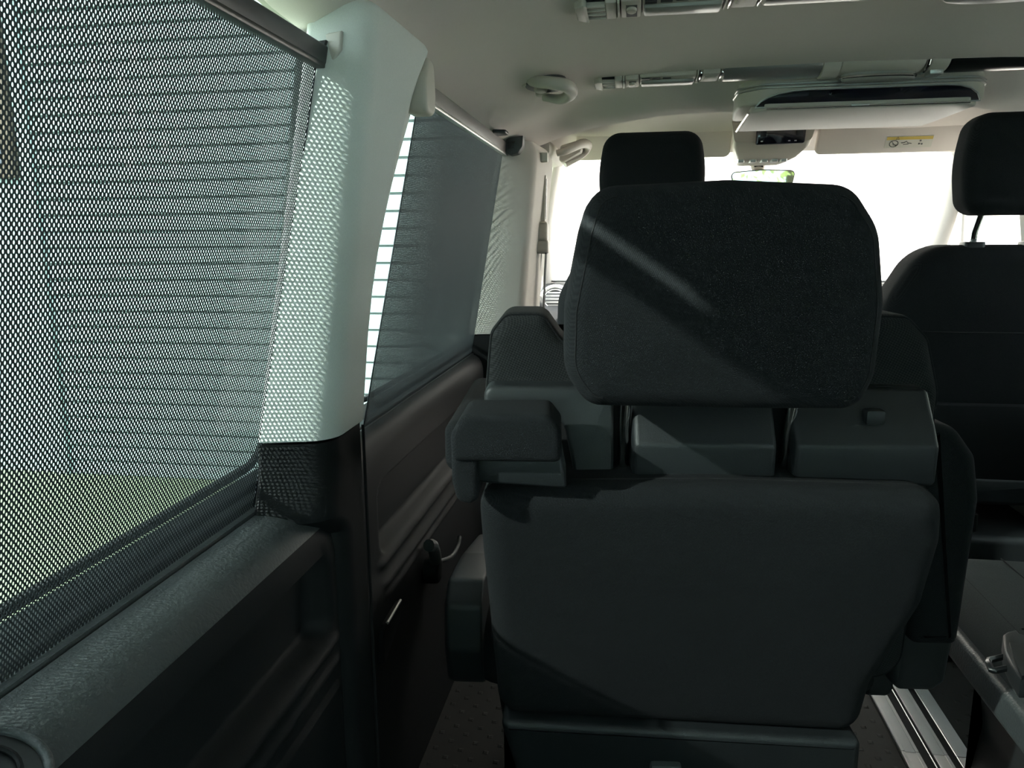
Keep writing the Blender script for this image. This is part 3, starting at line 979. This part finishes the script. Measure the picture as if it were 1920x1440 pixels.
bm = bmesh.new()
puff_bm(bm, fillet([(-0.305, 0.392), (-0.250, 0.392), (-0.250, 0.318), (-0.282, 0.318), (-0.305, 0.345)], [0.010, 0.004, 0.004, 0.02, 0.02]), 0.22, 0.665, 0.012, 0.03, XZ, 5)
tr_ = finish('side_cover', bm, 'ledge', None)
tr_.location = tr_.location.copy()
tr_.parent = s2
for ch in s2.children:
    if ch.name.startswith('cushion'):
        ch.data = ch.data.copy()
        ch.data.materials[0] = M['greycloth']
# belt buckle lying at the edge of that cushion
bk = thing('belt_buckle', 'black seat belt buckle with metal tongue at the right cushion edge', 'seat belt buckle', (0.115, 1.0, 0.462))
puff('housing', [(0.1080, 1.0300), (0.1170, 1.0390), (0.1320, 1.0470), (0.1320, 1.0360), (0.1490, 1.0230), (0.1150, 0.9370), (0.0920, 0.9200), (0.0790, 0.9190), (0.0830, 0.9520), (0.0900, 0.9850)], 0.462, 0.490, 0.005, 0.003, 'plastic', bk, XY, 3)
puff('button', [(0.1030, 1.0020), (0.1320, 0.9970), (0.1030, 0.9260), (0.0800, 0.9190), (0.0870, 0.9510)], 0.482, 0.494, 0.003, 0.0, 'black', bk, XY, 2)
tg = [(x, y, 0.474) for x, y in [(0.1010, 1.0010), (0.0740, 0.9870), (0.0700, 0.9800), (0.0660, 0.9620), (0.0690, 0.9610), (0.0900, 0.9710)]]
tube('tongue', tg, 0.0042, 'black', bk, 6)

# ------------------------------------------------------------------ FRONT SEATS
def front_seat(loc, label, rz=0.0):
    t = thing('front_seat', label, 'seat', loc, rz, 'front seats', True)
    pl = fillet([(-0.215, 0.42), (-0.247, 0.70), (-0.240, 0.875), (-0.172, 1.006), (0.172, 1.006), (0.240, 0.875), (0.247, 0.70), (0.215, 0.42)],
                [0.05, 0.3, 0.12, 0.10, 0.10, 0.12, 0.3, 0.05], 8)
    FB = (Vector((0, 0.10, 0)), Vector((1, 0, 0)), Vector((0, -0.10, 1)), Vector((0, 1, 0)))
    bk_ = puff('backrest', pl, 0.0, 0.15, 0.045, 0.04, 'fabric', t, FB, 6, 0.008, 0.0)
    tube('seam', [(x, -0.0095 + 0.030 * abs(x / 0.2) ** 6, 0.810) for x in lin(-0.19, 0.19, 15)], 0.0016, 'blackmat', bk_, 5)
    puff('back_pocket', fillet([(-0.205, 0.44), (-0.232, 0.64), (0.232, 0.64), (0.205, 0.44)], 0.03), -0.012, 0.05, 0.008, 0.0, 'panel', bk_, FB, 3)
    puff('lower_cover', fillet([(-0.210, 0.385), (-0.215, 0.455), (0.215, 0.455), (0.210, 0.385)], 0.012), -0.02, 0.14, 0.012, 0.01, 'plastic', t, (Vector((0, 0.06, 0)), FB[1], Vector((0, 0, 1)), FB[3]), 3)
    hp = fillet([(-0.116, 1.284), (0.116, 1.284), (0.133, 1.180), (0.118, 1.070), (-0.118, 1.070), (-0.133, 1.180)], [0.045, 0.045, 0.3, 0.040, 0.040, 0.3], 8)
    hd = puff('headrest', hp, -0.055, 0.045, 0.030, 0.03, 'fabric', t, XZ, 6, 0.008, 0.008)
    for x in (-0.062, 0.062):
        tube('headrest_post', [(x, 0.045, 0.985), (x, 0.040, 1.035), (x, 0.0, 1.10)], 0.0075, 'chrome', t, 10)
        puff('post_guide', rect(x - 0.022, x + 0.022, 0.022, 0.068, 0.010), 0.985, 1.013, 0.002, 0.003, 'black', t, XY, 2)
    box_rr('cushion', -0.25, 0.25, 0.14, 0.62, 0.40, 0.53, 0.045, 'fabric', t, 0.06, 0.01)
    puff('plinth', rect(-0.24, 0.24, -0.03, 0.55, 0.03), 0.0, 0.33, 0.02, 0.018, 'plastic', t, XY, 4)
    box('runner', -0.20, -0.16, 0.02, 0.56, 0.33, 0.365, 'alu', t, 0.003)
    box('runner', 0.16, 0.20, 0.02, 0.56, 0.33, 0.365, 'alu', t, 0.003)
    puff('adjuster', rect(-0.06, 0.0, 0.0, 0.10, 0.01), 0.33, 0.375, 0.003, 0.004, 'black', t, XY, 2)
    return t
fs = front_seat((-0.362, 1.98, 0.0), 'dark front seat at left, its headrest showing above the middle headrest')
ps = copy_tree(fs)
ps.location = (0.425, 1.84, 0)
ps['label'] = 'dark front passenger seat at the right edge, headrest on chrome posts'

# ------------------------------------------------------------------ ROOF FITTINGS
def strip_x(px):            # distance along a strip measured off the photograph's far strip
    return -0.493 + (px - 1115) * 0.00104

def vent_strip(y, label, xend=0.50):
    """service strip across the headliner: louvres, knob, reading lamp lens, switch, chrome tube, courtesy lamp"""
    t = thing('ceiling_vent_strip', label, 'ceiling vent', (0, y, 1.345), 0, 'service strips across the ceiling')
    h0 = 0.040
    zc = lambda x: interp(CEIL, abs(x))
    def seg(nm, a, b, mat, drop=0.008, hw=h0, par=None, bev=0.003, dy=0.0):
        x0, x1 = strip_x(a), strip_x(b)
        z = min(zc(x0), zc(x1))
        return box(nm, x0, x1, y - hw + dy, y + hw + dy, z - drop, z + 0.004, mat, par or t, bev)
    # end cap
    xa, xb_ = strip_x(1115), strip_x(1131)
    puff('end_cap', fillet([(xa, y - 0.028), (xa + 0.010, y - 0.040), (xb_, y - 0.040), (xb_, y + 0.040), (xa + 0.010, y + 0.040), (xa, y + 0.028)], 0.006, 4), zc(xa) - 0.010, zc(xa) + 0.01, 0.003, 0.0, 'trimgrey', t, XY, 3)
    gx0, gx1 = strip_x(1131), strip_x(1157)
    gz = zc(gx0)
    bxg = box('grille', gx0, gx1, y - 0.040, y + 0.040, gz - 0.003, gz + 0.004, 'blackmat', t)
    for k in range(4):
        yy = y - 0.030 + 0.020 * k
        box('louvre', gx0, gx1, yy - 0.0025, yy + 0.0025, gz - 0.010, gz - 0.002, 'trimgrey', bxg, 0.001)
    box('grille_edge', gx0 - 0.003, gx0 + 0.001, y - 0.040, y + 0.040, gz - 0.011, gz, 'trimgrey', bxg)
    seg('plate', 1157, 1173, 'trimgrey', 0.009)
    seg('rib', 1174, 1176.5, 'trimgrey', 0.011)
    kp = seg('knob_plate', 1178, 1206, 'trimgrey', 0.009)
    kx = strip_x(1193)
    box('knob_slot', kx - 0.008, kx + 0.008, y - 0.022, y + 0.034, zc(kx) - 0.0100, zc(kx), 'black', kp)
    puff('knob', [Vector((kx + 0.0075 * math.cos(a), y - 0.004 + 0.013 * math.sin(a))) for a in lin(0, 2 * math.pi * 15 / 16, 16)], zc(kx) - 0.014, zc(kx) - 0.008, 0.002, 0.0, 'trimgrey', kp, XY, 2)
    tr_ = seg('lens_tray', 1207, 1318, 'trimgrey', 0.006)
    ln = seg('lens', 1210, 1315, 'lens', 0.012, 0.020, tr_, 0.003, 0.012)
    for k in range(5):
        x0 = strip_x(1211 + 21 * k); x1 = strip_x(1227 + 21 * k)
        box('slot', x0, x1, y - 0.030, y - 0.017, zc(x0) - 0.0085, zc(x0), 'black', tr_)
    seg('rib', 1319, 1323, 'trimgrey', 0.011)
    seg('rib', 1325, 1329, 'chrome', 0.010)
    sw = seg('switch_plate', 1330, 1364, 'trimgrey', 0.009)
    seg('switch', 1334, 1359, 'trimgrey', 0.0125, 0.022, sw, 0.004, -0.006)
    seg('rib', 1365, 1370, 'chrome', 0.010)
    # glossy tube
    def tubeseg(nm, a, b, mat, r=0.030, dz=0.004):
        x0, x1 = strip_x(a), strip_x(b)
        pts = [Vector((y + math.cos(q) * 0.040, 1.366 + dz - math.sin(q) * r)) for q in lin(0, math.pi, 13)]
        return puff(nm, pts, x0, min(x1, xend), 0.004, 0.004, mat, t, YZ, 2)
    tubeseg('glossy_tube', 1371, 1556, 'satin', 0.022)
    tubeseg('bracket', 1556, 1590, 'trimgrey', 0.026)
    lb = tubeseg('lamp_housing', 1590, 1742, 'trimgrey', 0.020)
    xc = (strip_x(1594) + strip_x(1738)) / 2
    el = [Vector((xc + 0.072 * math.cos(a), y + 0.022 * math.sin(a))) for a in lin(0, 2 * math.pi * 31 / 32, 32)]
    puff('courtesy_lamp', el, 1.337, 1.352, 0.006, 0.0, 'lens', lb, XY, 4)
    tube('lamp_ring', [(p.x, p.y, 1.344) for p in el], 0.003, 'chrome', lb, 6, True)
    tubeseg('rib', 1743, 1750, 'chrome', 0.024)
    s2_ = tubeseg('switch_plate', 1750, 1785, 'trimgrey', 0.022)
    box('switch', strip_x(1754), strip_x(1780), y - 0.018, y + 0.014, 1.341, 1.36, 'satin', s2_, 0.004)
    tubeseg('dark_tube', 1786, 2080, 'black', 0.022)
    return t
vent_strip(1.705, 'far service strip on the ceiling with vent and lamps beside the fold-down screen')
vent_strip(1.180, 'near service strip on the ceiling, cut by the top of the photo')

# fold-down screen
t = thing('roof_screen', 'beige fold-down ceiling screen folded shut', 'screen', (0.06, 1.86, 1.285))
pl = fillet([(-0.170, 1.985), (0.275, 1.985), (0.312, 1.86), (0.318, 1.79), (0.285, 1.742), (-0.140, 1.742), (-0.182, 1.79), (-0.182, 1.86)], [0.01, 0.01, 0.04, 0.03, 0.04, 0.04, 0.03, 0.04])
hb = puff('housing', pl, 1.306, 1.375, 0.006, 0.0, 'trimgrey', t, XY, 4)
for k, dz in enumerate((0.0, 0.0065)):
    tube('rim', [(p.x, p.y, 1.338 + dz) for p in inset(ccw(pl), -0.001)], 0.0026, 'satin', hb, 6, True)
FS = (Vector((0, 0, 0.075)), Vector((1, 0, 0)), Vector((0, 1, -0.044)), Vector((0, 0, 1)))
lid = puff('screen_lid', fillet([(-0.158, 1.972), (0.262, 1.972), (0.292, 1.76), (0.27, 1.735), (-0.130, 1.735), (-0.158, 1.76)], [0.006, 0.006, 0.01, 0.02, 0.02, 0.01]), 1.292, 1.306, 0.004, 0.002, 'trimgrey', t, FS, 3)
SLOT = [Vector(p) for p in [(-0.150, 1.299), (-0.141, 1.308), (-0.126, 1.316), (-0.105, 1.323), (-0.075, 1.3275), (-0.04, 1.329), (0.22, 1.329), (0.25, 1.327), (0.270, 1.321), (0.283, 1.311), (0.288, 1.299)]]
puff('dark_slot', SLOT, 1.7385, 1.760, 0.001, 0.0, 'screen', hb, XZ, 2)
tube('slot_trim', [(p.x, 1.7385, p.y) for p in inset(ccw(SLOT), -0.002)], 0.0016, 'satin', hb, 6, True)
box('latch', 0.040, 0.076, 1.731, 1.737, 1.2935, 1.2985, 'satin', lid, 0.001)
tube('edge_trim', [(-0.160, 1.976, 1.2830), (-0.161, 1.87, 1.2880), (-0.161, 1.77, 1.2925)], 0.0035, 'chrome', lid, 6)
tube('rear_edge', [(x, 1.7335, 1.2945) for x in lin(-0.13, 0.27, 6)], 0.0022, 'chrome', lid, 6)
tube('base_ring', [(p.x, p.y, 1.368) for p in inset(ccw(pl), -0.012)], 0.008, 'trimgrey', hb, 6, True)

# grab handle on the headliner
def grab_handle(pts, radii, feet, label, grp='grab handles'):
    c = sum((Vector(p) for p in pts), Vector()) / len(pts)
    t = thing('grab_handle', label, 'grab handle', c, 0, grp)
    sp = spline(pts, 6)
    rr = [interp([(i * 6, r) for i, r in enumerate(radii)], k) for k in range(len(sp))]
    tube('grip', sp, rr, 'trimgrey', t, 12)
    for a in feet:
        puff('foot', [Vector((a[0] + 0.016 * math.cos(q), a[1] + 0.022 * math.sin(q))) for q in lin(0, 2 * math.pi * 15 / 16, 16)], a[2] - 0.012, a[2] + 0.012, 0.004, 0.0, 'trimgrey', t, XY, 3)
    return t
gh = grab_handle([(-0.625, 1.605, 1.352), (-0.605, 1.560, 1.334), (-0.570, 1.535, 1.325), (-0.540, 1.556, 1.322), (-0.535, 1.615, 1.320), (-0.560, 1.665, 1.317), (-0.600, 1.680, 1.325)],
                 [0.008, 0.011, 0.012, 0.013, 0.013, 0.011, 0.008], [(-0.622, 1.605, 1.344), (-0.602, 1.685, 1.340)], 'curved grab handle with dark recess on the ceiling left of the vents')
puff('recess', [Vector((-0.588 + 0.042 * math.cos(q), 1.612 + 0.056 * math.sin(q))) for q in lin(0, 2 * math.pi * 23 / 24, 24)], 1.331, 1.352, 0.003, 0.0, 'black', gh, XY, 2)
puff('coat_hook', [Vector((-0.598 + 0.014 * math.cos(q), 1.612 + 0.018 * math.sin(q))) for q in lin(0, 2 * math.pi * 11 / 12, 12)], 1.322, 1.345, 0.005, 0.0, 'trimgrey', gh, XY, 3)
g2 = grab_handle([(-0.640, 2.36, 1.285), (-0.612, 2.36, 1.292), (-0.570, 2.42, 1.318), (-0.555, 2.50, 1.322), (-0.575, 2.53, 1.300), (-0.628, 2.50, 1.264)],
                 [0.010, 0.012, 0.014, 0.014, 0.013, 0.010], [], 'small grab handle above the left windscreen pillar')
puff('foot', fillet([(-0.645, 1.26), (-0.575, 1.30), (-0.56, 1.34), (-0.64, 1.32)], 0.01, 4), 2.46, 2.56, 0.006, 0.006, 'trimgrey', g2, XZ, 3)

# overhead console with display
t = thing('overhead_console', 'beige overhead console with dark display above the mirror', 'overhead console', (0.015, 2.6, 1.255))
secs = []
for y, x0, x1, z0, z1 in ((2.47, -0.118, 0.142, 1.315, 1.40), (2.49, -0.116, 0.140, 1.296, 1.40), (2.54, -0.100, 0.118, 1.272, 1.40), (2.60, -0.092, 0.095, 1.262, 1.39), (2.68, -0.085, 0.090, 1.264, 1.37), (2.76, -0.08, 0.085, 1.275, 1.35)):
    secs.append([(p.x, y, p.y) for p in fillet([(x0, z1), (x0 + 0.014, z0), (x1 - 0.022, z0), (x1, z1)], [0.004, 0.012, 0.016, 0.004], 5)])
cb = loft('housing', secs, 'trimgrey', t, True, 45)
puff('display', fillet([(-0.040, 1.40), (-0.042, 1.306), (0.100, 1.308), (0.106, 1.40)], [0.002, 0.006, 0.006, 0.002], 4), 2.462, 2.475, 0.002, 0.0, 'screen', cb, XZ, 2)
for a, b in ((-0.03, -0.012), (0.075, 0.094)):
    box('display_key', a, b, 2.4595, 2.463, 1.328, 1.345, 'bardark', cb, 0.001)
for a in (-0.028, 0.052, 0.070):
    box('display_mark', a, a + 0.006, 2.4598, 2.4628, 1.3135, 1.3165, 'satin', cb)
for x in (-0.072, -0.035, 0.0, 0.030, 0.058):
    puff('button', rect(x - 0.010, x + 0.010, 2.545, 2.585, 0.004), 1.2625, 1.280, 0.002, 0.0, 'satin', cb, XY, 2)

# mirror
MC = Vector((0.028, 2.755, 1.226))
tocam = (CAM - MC).normalized()
torear = (Vector((0.30, -0.97, 1.04)) - MC).normalized()
mn = (tocam + torear).normalized()
mu = Vector((0, 0, 1)).cross(mn).normalized() * 1.0
mu = Vector((1, 0, 0)) - mn * mn.x
mu.normalize()
mv = mn.cross(mu)
if mv.z < 0: mv = -mv
t = thing('rear_view_mirror', 'black framed rear view mirror below the overhead console', 'mirror', MC - Vector((0, 0, 0.03)))
shape = fillet([(-0.104, 0.022), (0.0, 0.029), (0.104, 0.024), (0.095, -0.026), (0.0, -0.031), (-0.09, -0.028)], [0.012, 0.2, 0.012, 0.018, 0.2, 0.018], 6)
FM = (MC, mu, mv, -mn)
hs_ = puff('housing', inset(ccw(shape), -0.0035), -0.004, 0.03, 0.003, 0.018, 'black', t, FM, 4)
puff('glass', shape, -0.0048, -0.003, 0.0, 0.0, 'mirror', hs_, FM, 1)
secs = []
for k, (w_, dz, dy) in enumerate(((0.030, 0.068, 0.05), (0.026, 0.05, 0.04), (0.020, 0.030, 0.02))):
    c = MC + Vector((-0.012, dy, dz))
    secs.append([c + Vector((w_ * math.cos(a), 0.018 * math.sin(a), 0)) for a in lin(0, 2 * math.pi * 15 / 16, 16)])
st = loft('stem', secs, 'trimgrey', t)
box('stem_slot', MC.x - 0.026, MC.x + 0.004, MC.y + 0.016, MC.y + 0.03, MC.z + 0.024, MC.z + 0.070, 'blackmat', st, 0.003)

# sun visors with their labels
def visor(x0, x1, label, paper):
    t = thing('sun_visor', label, 'sun visor', ((x0 + x1) / 2, 2.62, 1.29), 0, 'sun visors')
    FV = (Vector((0, 2.63, 1.287)), Vector((1, 0, 0)), Vector((0, -0.55, 0.835)).normalized(), Vector((0, 0.835, 0.55)).normalized())
    v = puff('visor_board', rect(x0, x1, 0.0, 0.135, 0.02), 0.0, 0.018, 0.007, 0.007, 'headliner', t, FV, 4)
    if paper:
        lb_ = puff('warning_label', rect(paper[0], paper[1], 0.020, 0.058, 0.001), -0.0012, -0.0002, 0.0, 0.0, 'paper', v, FV, 1)
        puff('label_band', rect(paper[0] + 0.002, paper[1] - 0.001, 0.047, 0.057, 0.0), -0.0016, -0.0010, 0, 0, 'yellow', lb_, FV, 1)
        # triangle, round symbol with a crossed bar, seat pictogram, small marks
        O_, U_, V_, N_ = FV
        def PT(a, b): return O_ + U_ * a + V_ * b - N_ * 0.0016
        cx, cy = paper[0] + 0.026, 0.034
        tube('round_symbol', [PT(cx + 0.0125 * math.cos(q), cy + 0.0105 * math.sin(q)) for q in lin(0, 2 * math.pi * 23 / 24, 24)], 0.0012, 'ink', lb_, 4, True)
        tube('symbol_bar', [PT(cx - 0.008, cy + 0.008), PT(cx + 0.008, cy - 0.008)], 0.0011, 'ink', lb_, 4)
        tube('symbol_seat', [PT(cx - 0.004, cy + 0.004), PT(cx - 0.001, cy - 0.004), PT(cx + 0.006, cy - 0.004)], 0.0011, 'ink', lb_, 4)
        tx = paper[0] + 0.034
        tube('triangle', [PT(tx - 0.005, 0.0485), PT(tx + 0.005, 0.0485), PT(tx, 0.0565)], 0.0009, 'ink', lb_, 4, True)
        px_ = paper[0] + 0.060
        tube('pictogram', [PT(px_ - 0.012, 0.036), PT(px_ - 0.004, 0.037), PT(px_ + 0.002, 0.042), PT(px_ + 0.006, 0.036), PT(px_ + 0.018, 0.034)], 0.0012, 'ink', lb_, 4)
        tube('pictogram', [PT(px_ - 0.006, 0.031), PT(px_ + 0.010, 0.032)], 0.0010, 'ink', lb_, 4)
        for a, b in ((0.100, 0.040), (0.098, 0.030), (0.106, 0.029)):
            puff('mark', rect(paper[0] + a, paper[0] + a + 0.005, b, b + 0.005, 0.0), -0.0017, -0.0010, 0, 0, 'ink', lb_, FV, 1)
    return t
visor(-0.60, -0.098, 'left sun visor folded up, plain, behind the left headrest', None)
visor(0.165, 0.640, 'right sun visor folded up with a warning label', (0.372, 0.510))

# ------------------------------------------------------------------ DASHBOARD
t = thing('dashboard', 'dark dashboard below the windscreen', 'dashboard', (0, 3.2, 0))
pr = fillet([(2.98, 0.30), (2.96, 0.62), (3.02, 0.755), (3.12, 0.795), (3.30, 0.835), (3.55, 0.845), (3.55, 0.30)], [0.02, 0.05, 0.05, 0.05, 0.05, 0.01, 0.02], 5)
db = puff('body', pr, -0.80, 0.80, 0.02, 0.02, 'panel', t, YZ, 3)
tube('windscreen_edge', [(x, 3.36, 0.851) for x in lin(-0.78, 0.78, 12)], 0.009, 'satin', t, 8)
tube('pad_edge', [(x, 3.20, 0.822) for x in lin(-0.78, 0.78, 12)], 0.014, 'panel', t, 8)
def dash_vent(x, lab):
    c = Vector((x, 3.07, 0.790))
    ring = [c + Vector((0.060 * math.cos(a), -0.012 + 0.018 * math.sin(a), 0.050 * math.sin(a))) for a in lin(0, 2 * math.pi * 27 / 28, 28)]
    tube('vent_ring', ring, 0.008, 'satin', t, 8, True)
    ring = [c + Vector((0.046 * math.cos(a), -0.016 + 0.014 * math.sin(a), 0.037 * math.sin(a))) for a in lin(0, 2 * math.pi * 27 / 28, 28)]
    tube('vent_ring', ring, 0.003, 'chrome', t, 8, True)
    for k in range(5):
        zz = -0.026 + 0.013 * k
        w_ = 0.040 * math.sqrt(max(0.05, 1 - (zz / 0.037) ** 2))
        box('vent_blade', x - w_, x + w_, 3.044, 3.056, 0.790 + zz - 0.002, 0.790 + zz + 0.002, 'satin', t)
dash_vent(-0.715, 'left')
dash_vent(0.715, 'right')
# centre air vents beside the right seat
puff('vent_pod', fillet([(0.36, 0.72), (0.36, 0.80), (0.62, 0.80), (0.62, 0.72)], 0.02), 2.99, 3.06, 0.01, 0.0, 'black', t, XZ, 3)
# door-top grip by the left front seat
puff('grip_pod', fillet([(-0.805, 0.60), (-0.805, 0.775), (-0.785, 0.815), (-0.760, 0.820), (-0.748, 0.79), (-0.745, 0.60)], [0.01, 0.03, 0.02, 0.02, 0.02, 0.01]), 2.86, 2.93, 0.012, 0.012, 'black', t, XZ, 3)
# right seat's neighbour: shoulder of the hand brake console beyond the right seat
t = thing('centre_console', 'small dark rounded console top between the front seats', 'console', (0.30, 2.62, 0.0))
puff('body', fillet([(0.16, 0.0), (0.17, 0.74), (0.20, 0.822), (0.36, 0.822), (0.385, 0.74), (0.39, 0.0)], [0.01, 0.05, 0.03, 0.03, 0.05, 0.01]), 2.50, 2.66, 0.03, 0.03, 'panel', t, XZ, 4)
puff('cap', fillet([(0.185, 0.80), (0.20, 0.828), (0.36, 0.828), (0.375, 0.80)], 0.01), 2.52, 2.64, 0.012, 0.012, 'black', t, XZ, 3)

# ------------------------------------------------------------------ SEAT BELT ON THE LEFT FRONT PILLAR
t = thing('seat_belt', 'beige belt height adjuster and webbing on the left front pillar', 'seat belt', (-0.68, 2.28, 0.76))
def bx_in(z):               # x of the inner face of the front pillar
    return lerp(-0.700, -0.660, (z - 0.765) / 0.535)
puff('slot_frame', fillet([(2.255, 1.075), (2.285, 1.080), (2.305, 1.215), (2.275, 1.215)], 0.010), -0.690, -0.664, 0.004, 0.004, 'trimgrey', t, YZ, 3)
puff('slot', fillet([(2.264, 1.085), (2.278, 1.088), (2.297, 1.205), (2.282, 1.205)], 0.006), -0.680, -0.6625, 0.0, 0.0, 'black', t, YZ, 1)
puff('adjuster', fillet([(2.235, 1.020), (2.270, 1.020), (2.275, 1.070), (2.240, 1.085)], 0.012), -0.70, -0.655, 0.006, 0.010, 'trimgrey', t, YZ, 4)
puff('belt_ring', fillet([(2.230, 0.985), (2.275, 0.985), (2.270, 1.025), (2.235, 1.025)], 0.012), -0.70, -0.652, 0.006, 0.008, 'trimgrey', t, YZ, 4)
loft('webbing', [[(x - 0.0012, y0, z), (x - 0.0012, y1, z), (x + 0.0012, y1, z), (x + 0.0012, y0, z)] for z, x, y0, y1 in ((0.60, -0.672, 2.235, 2.270), (0.80, -0.668, 2.235, 2.272), (0.92, -0.664, 2.236, 2.272), (0.995, -0.660, 2.236, 2.270))], 'webbing', t)
tube('webbing_back', spline([(-0.680, 2.285, 0.995), (-0.690, 2.30, 0.88), (-0.692, 2.295, 0.70)], 4), 0.006, 'satin', t, 8)
puff('anchor_cover', rect(2.210, 2.232, 1.245, 1.272, 0.004), -0.675, -0.652, 0.002, 0.002, 'paper', t, YZ, 2)

# ------------------------------------------------------------------ FITTINGS ON THE LEFT SIDE
t = thing('door_latch', 'small dark latch with curved lever on the sliding door panel', 'latch', (-0.785, 1.38, 0.36))
puff('barrel', [Vector((1.355 + 0.026 * math.cos(a), 0.376 + 0.026 * math.sin(a))) for a in lin(0, 2 * math.pi * 19 / 20, 20)], -0.81, -0.768, 0.002, 0.008, 'panel', t, YZ, 4)
tube('lever', spline([(-0.775, 1.30, 0.452), (-0.772, 1.315, 0.445), (-0.772, 1.33, 0.425), (-0.775, 1.345, 0.402)], 5), [0.012] * 16, 'ledge', t, 10)
tube('hook', spline([(-0.79, 1.40, 0.372), (-0.772, 1.45, 0.362), (-0.768, 1.50, 0.365), (-0.770, 1.53, 0.376)], 5), 0.005, 'ledge', t, 8)

t = thing('side_pocket', 'small dark pocket with a bright edge low on the sliding door', 'pocket', (-0.79, 1.12, 0.34))
puff('pocket_shell', fillet([(1.068, 0.335), (1.165, 0.372), (1.170, 0.405), (1.085, 0.402), (1.07, 0.385)], 0.006, 3), -0.81, -0.790, 0.001, 0.003, 'panel', t, YZ, 3)
tube('pocket_edge', [(-0.790, 1.092, 0.402), (-0.790, 1.165, 0.406)], 0.0028, 'satin', t, 6)

t = thing('cup_holder', 'round dark recess with a raised ring on the ledge at the lower left corner', 'cup holder', (-0.795, 0.357, 0.69))
def on_ledge(r_, a_, dz):
    x = -0.795 + r_ * math.cos(a_)
    return Vector((x, 0.357 + r_ * math.sin(a_), 0.6925 + (-0.795 - x) * 0.42 + dz))
aa = lin(0, 2 * math.pi * 31 / 32, 32)
tube('ring', [on_ledge(0.033, q, 0.003) for q in aa], 0.0035, 'ledge', t, 8, True)
loft('cup', [[on_ledge(0.033, q, 0.003) for q in aa], [on_ledge(0.030, q, 0.0025) for q in aa], [on_ledge(0.001, q, 0.0020) for q in aa]], 'black', t, False)
tube('flap_edge', [on_ledge(0.018, q, 0.004) for q in lin(0.5, 2.4, 8)], 0.0020, 'panel', t, 6)

# ------------------------------------------------------------------ FLOOR RAILS
t = thing('floor_rail', 'aluminium twin floor rail with dark grooves beside the right seat', 'floor rail', (0.215, 1.5, 0))
box('rail_bed', 0.150, 0.288, -0.30, 2.10, 0.0005, 0.004, 'blackmat', t)
for y0, y1 in ((-0.30, 1.443), (1.4445, 2.10)):
    for x0, x1 in ((0.152, 0.186), (0.212, 0.240), (0.258, 0.286)):
        b = box('rail_strip', x0, x1, y0, y1, 0.004, 0.008, 'alu', t, 0.0015, 2)
    for x0, x1 in ((0.152, 0.159), (0.179, 0.186), (0.233, 0.240)):
        box('rail_bead', x0, x1, y0, y1, 0.008, 0.0095, 'alu', t, 0.0006, 1)
    for x in (0.205, 0.256):
        tube('rail_lip', [(x, y0, 0.0072), (x, y1, 0.0072)], 0.0013, 'satin', t, 6)

# small helper tags are not part of the scene
for o in bpy.data.objects:
    for k in ('_wl', '_local', '_c'):
        if k in o:
            del o[k]
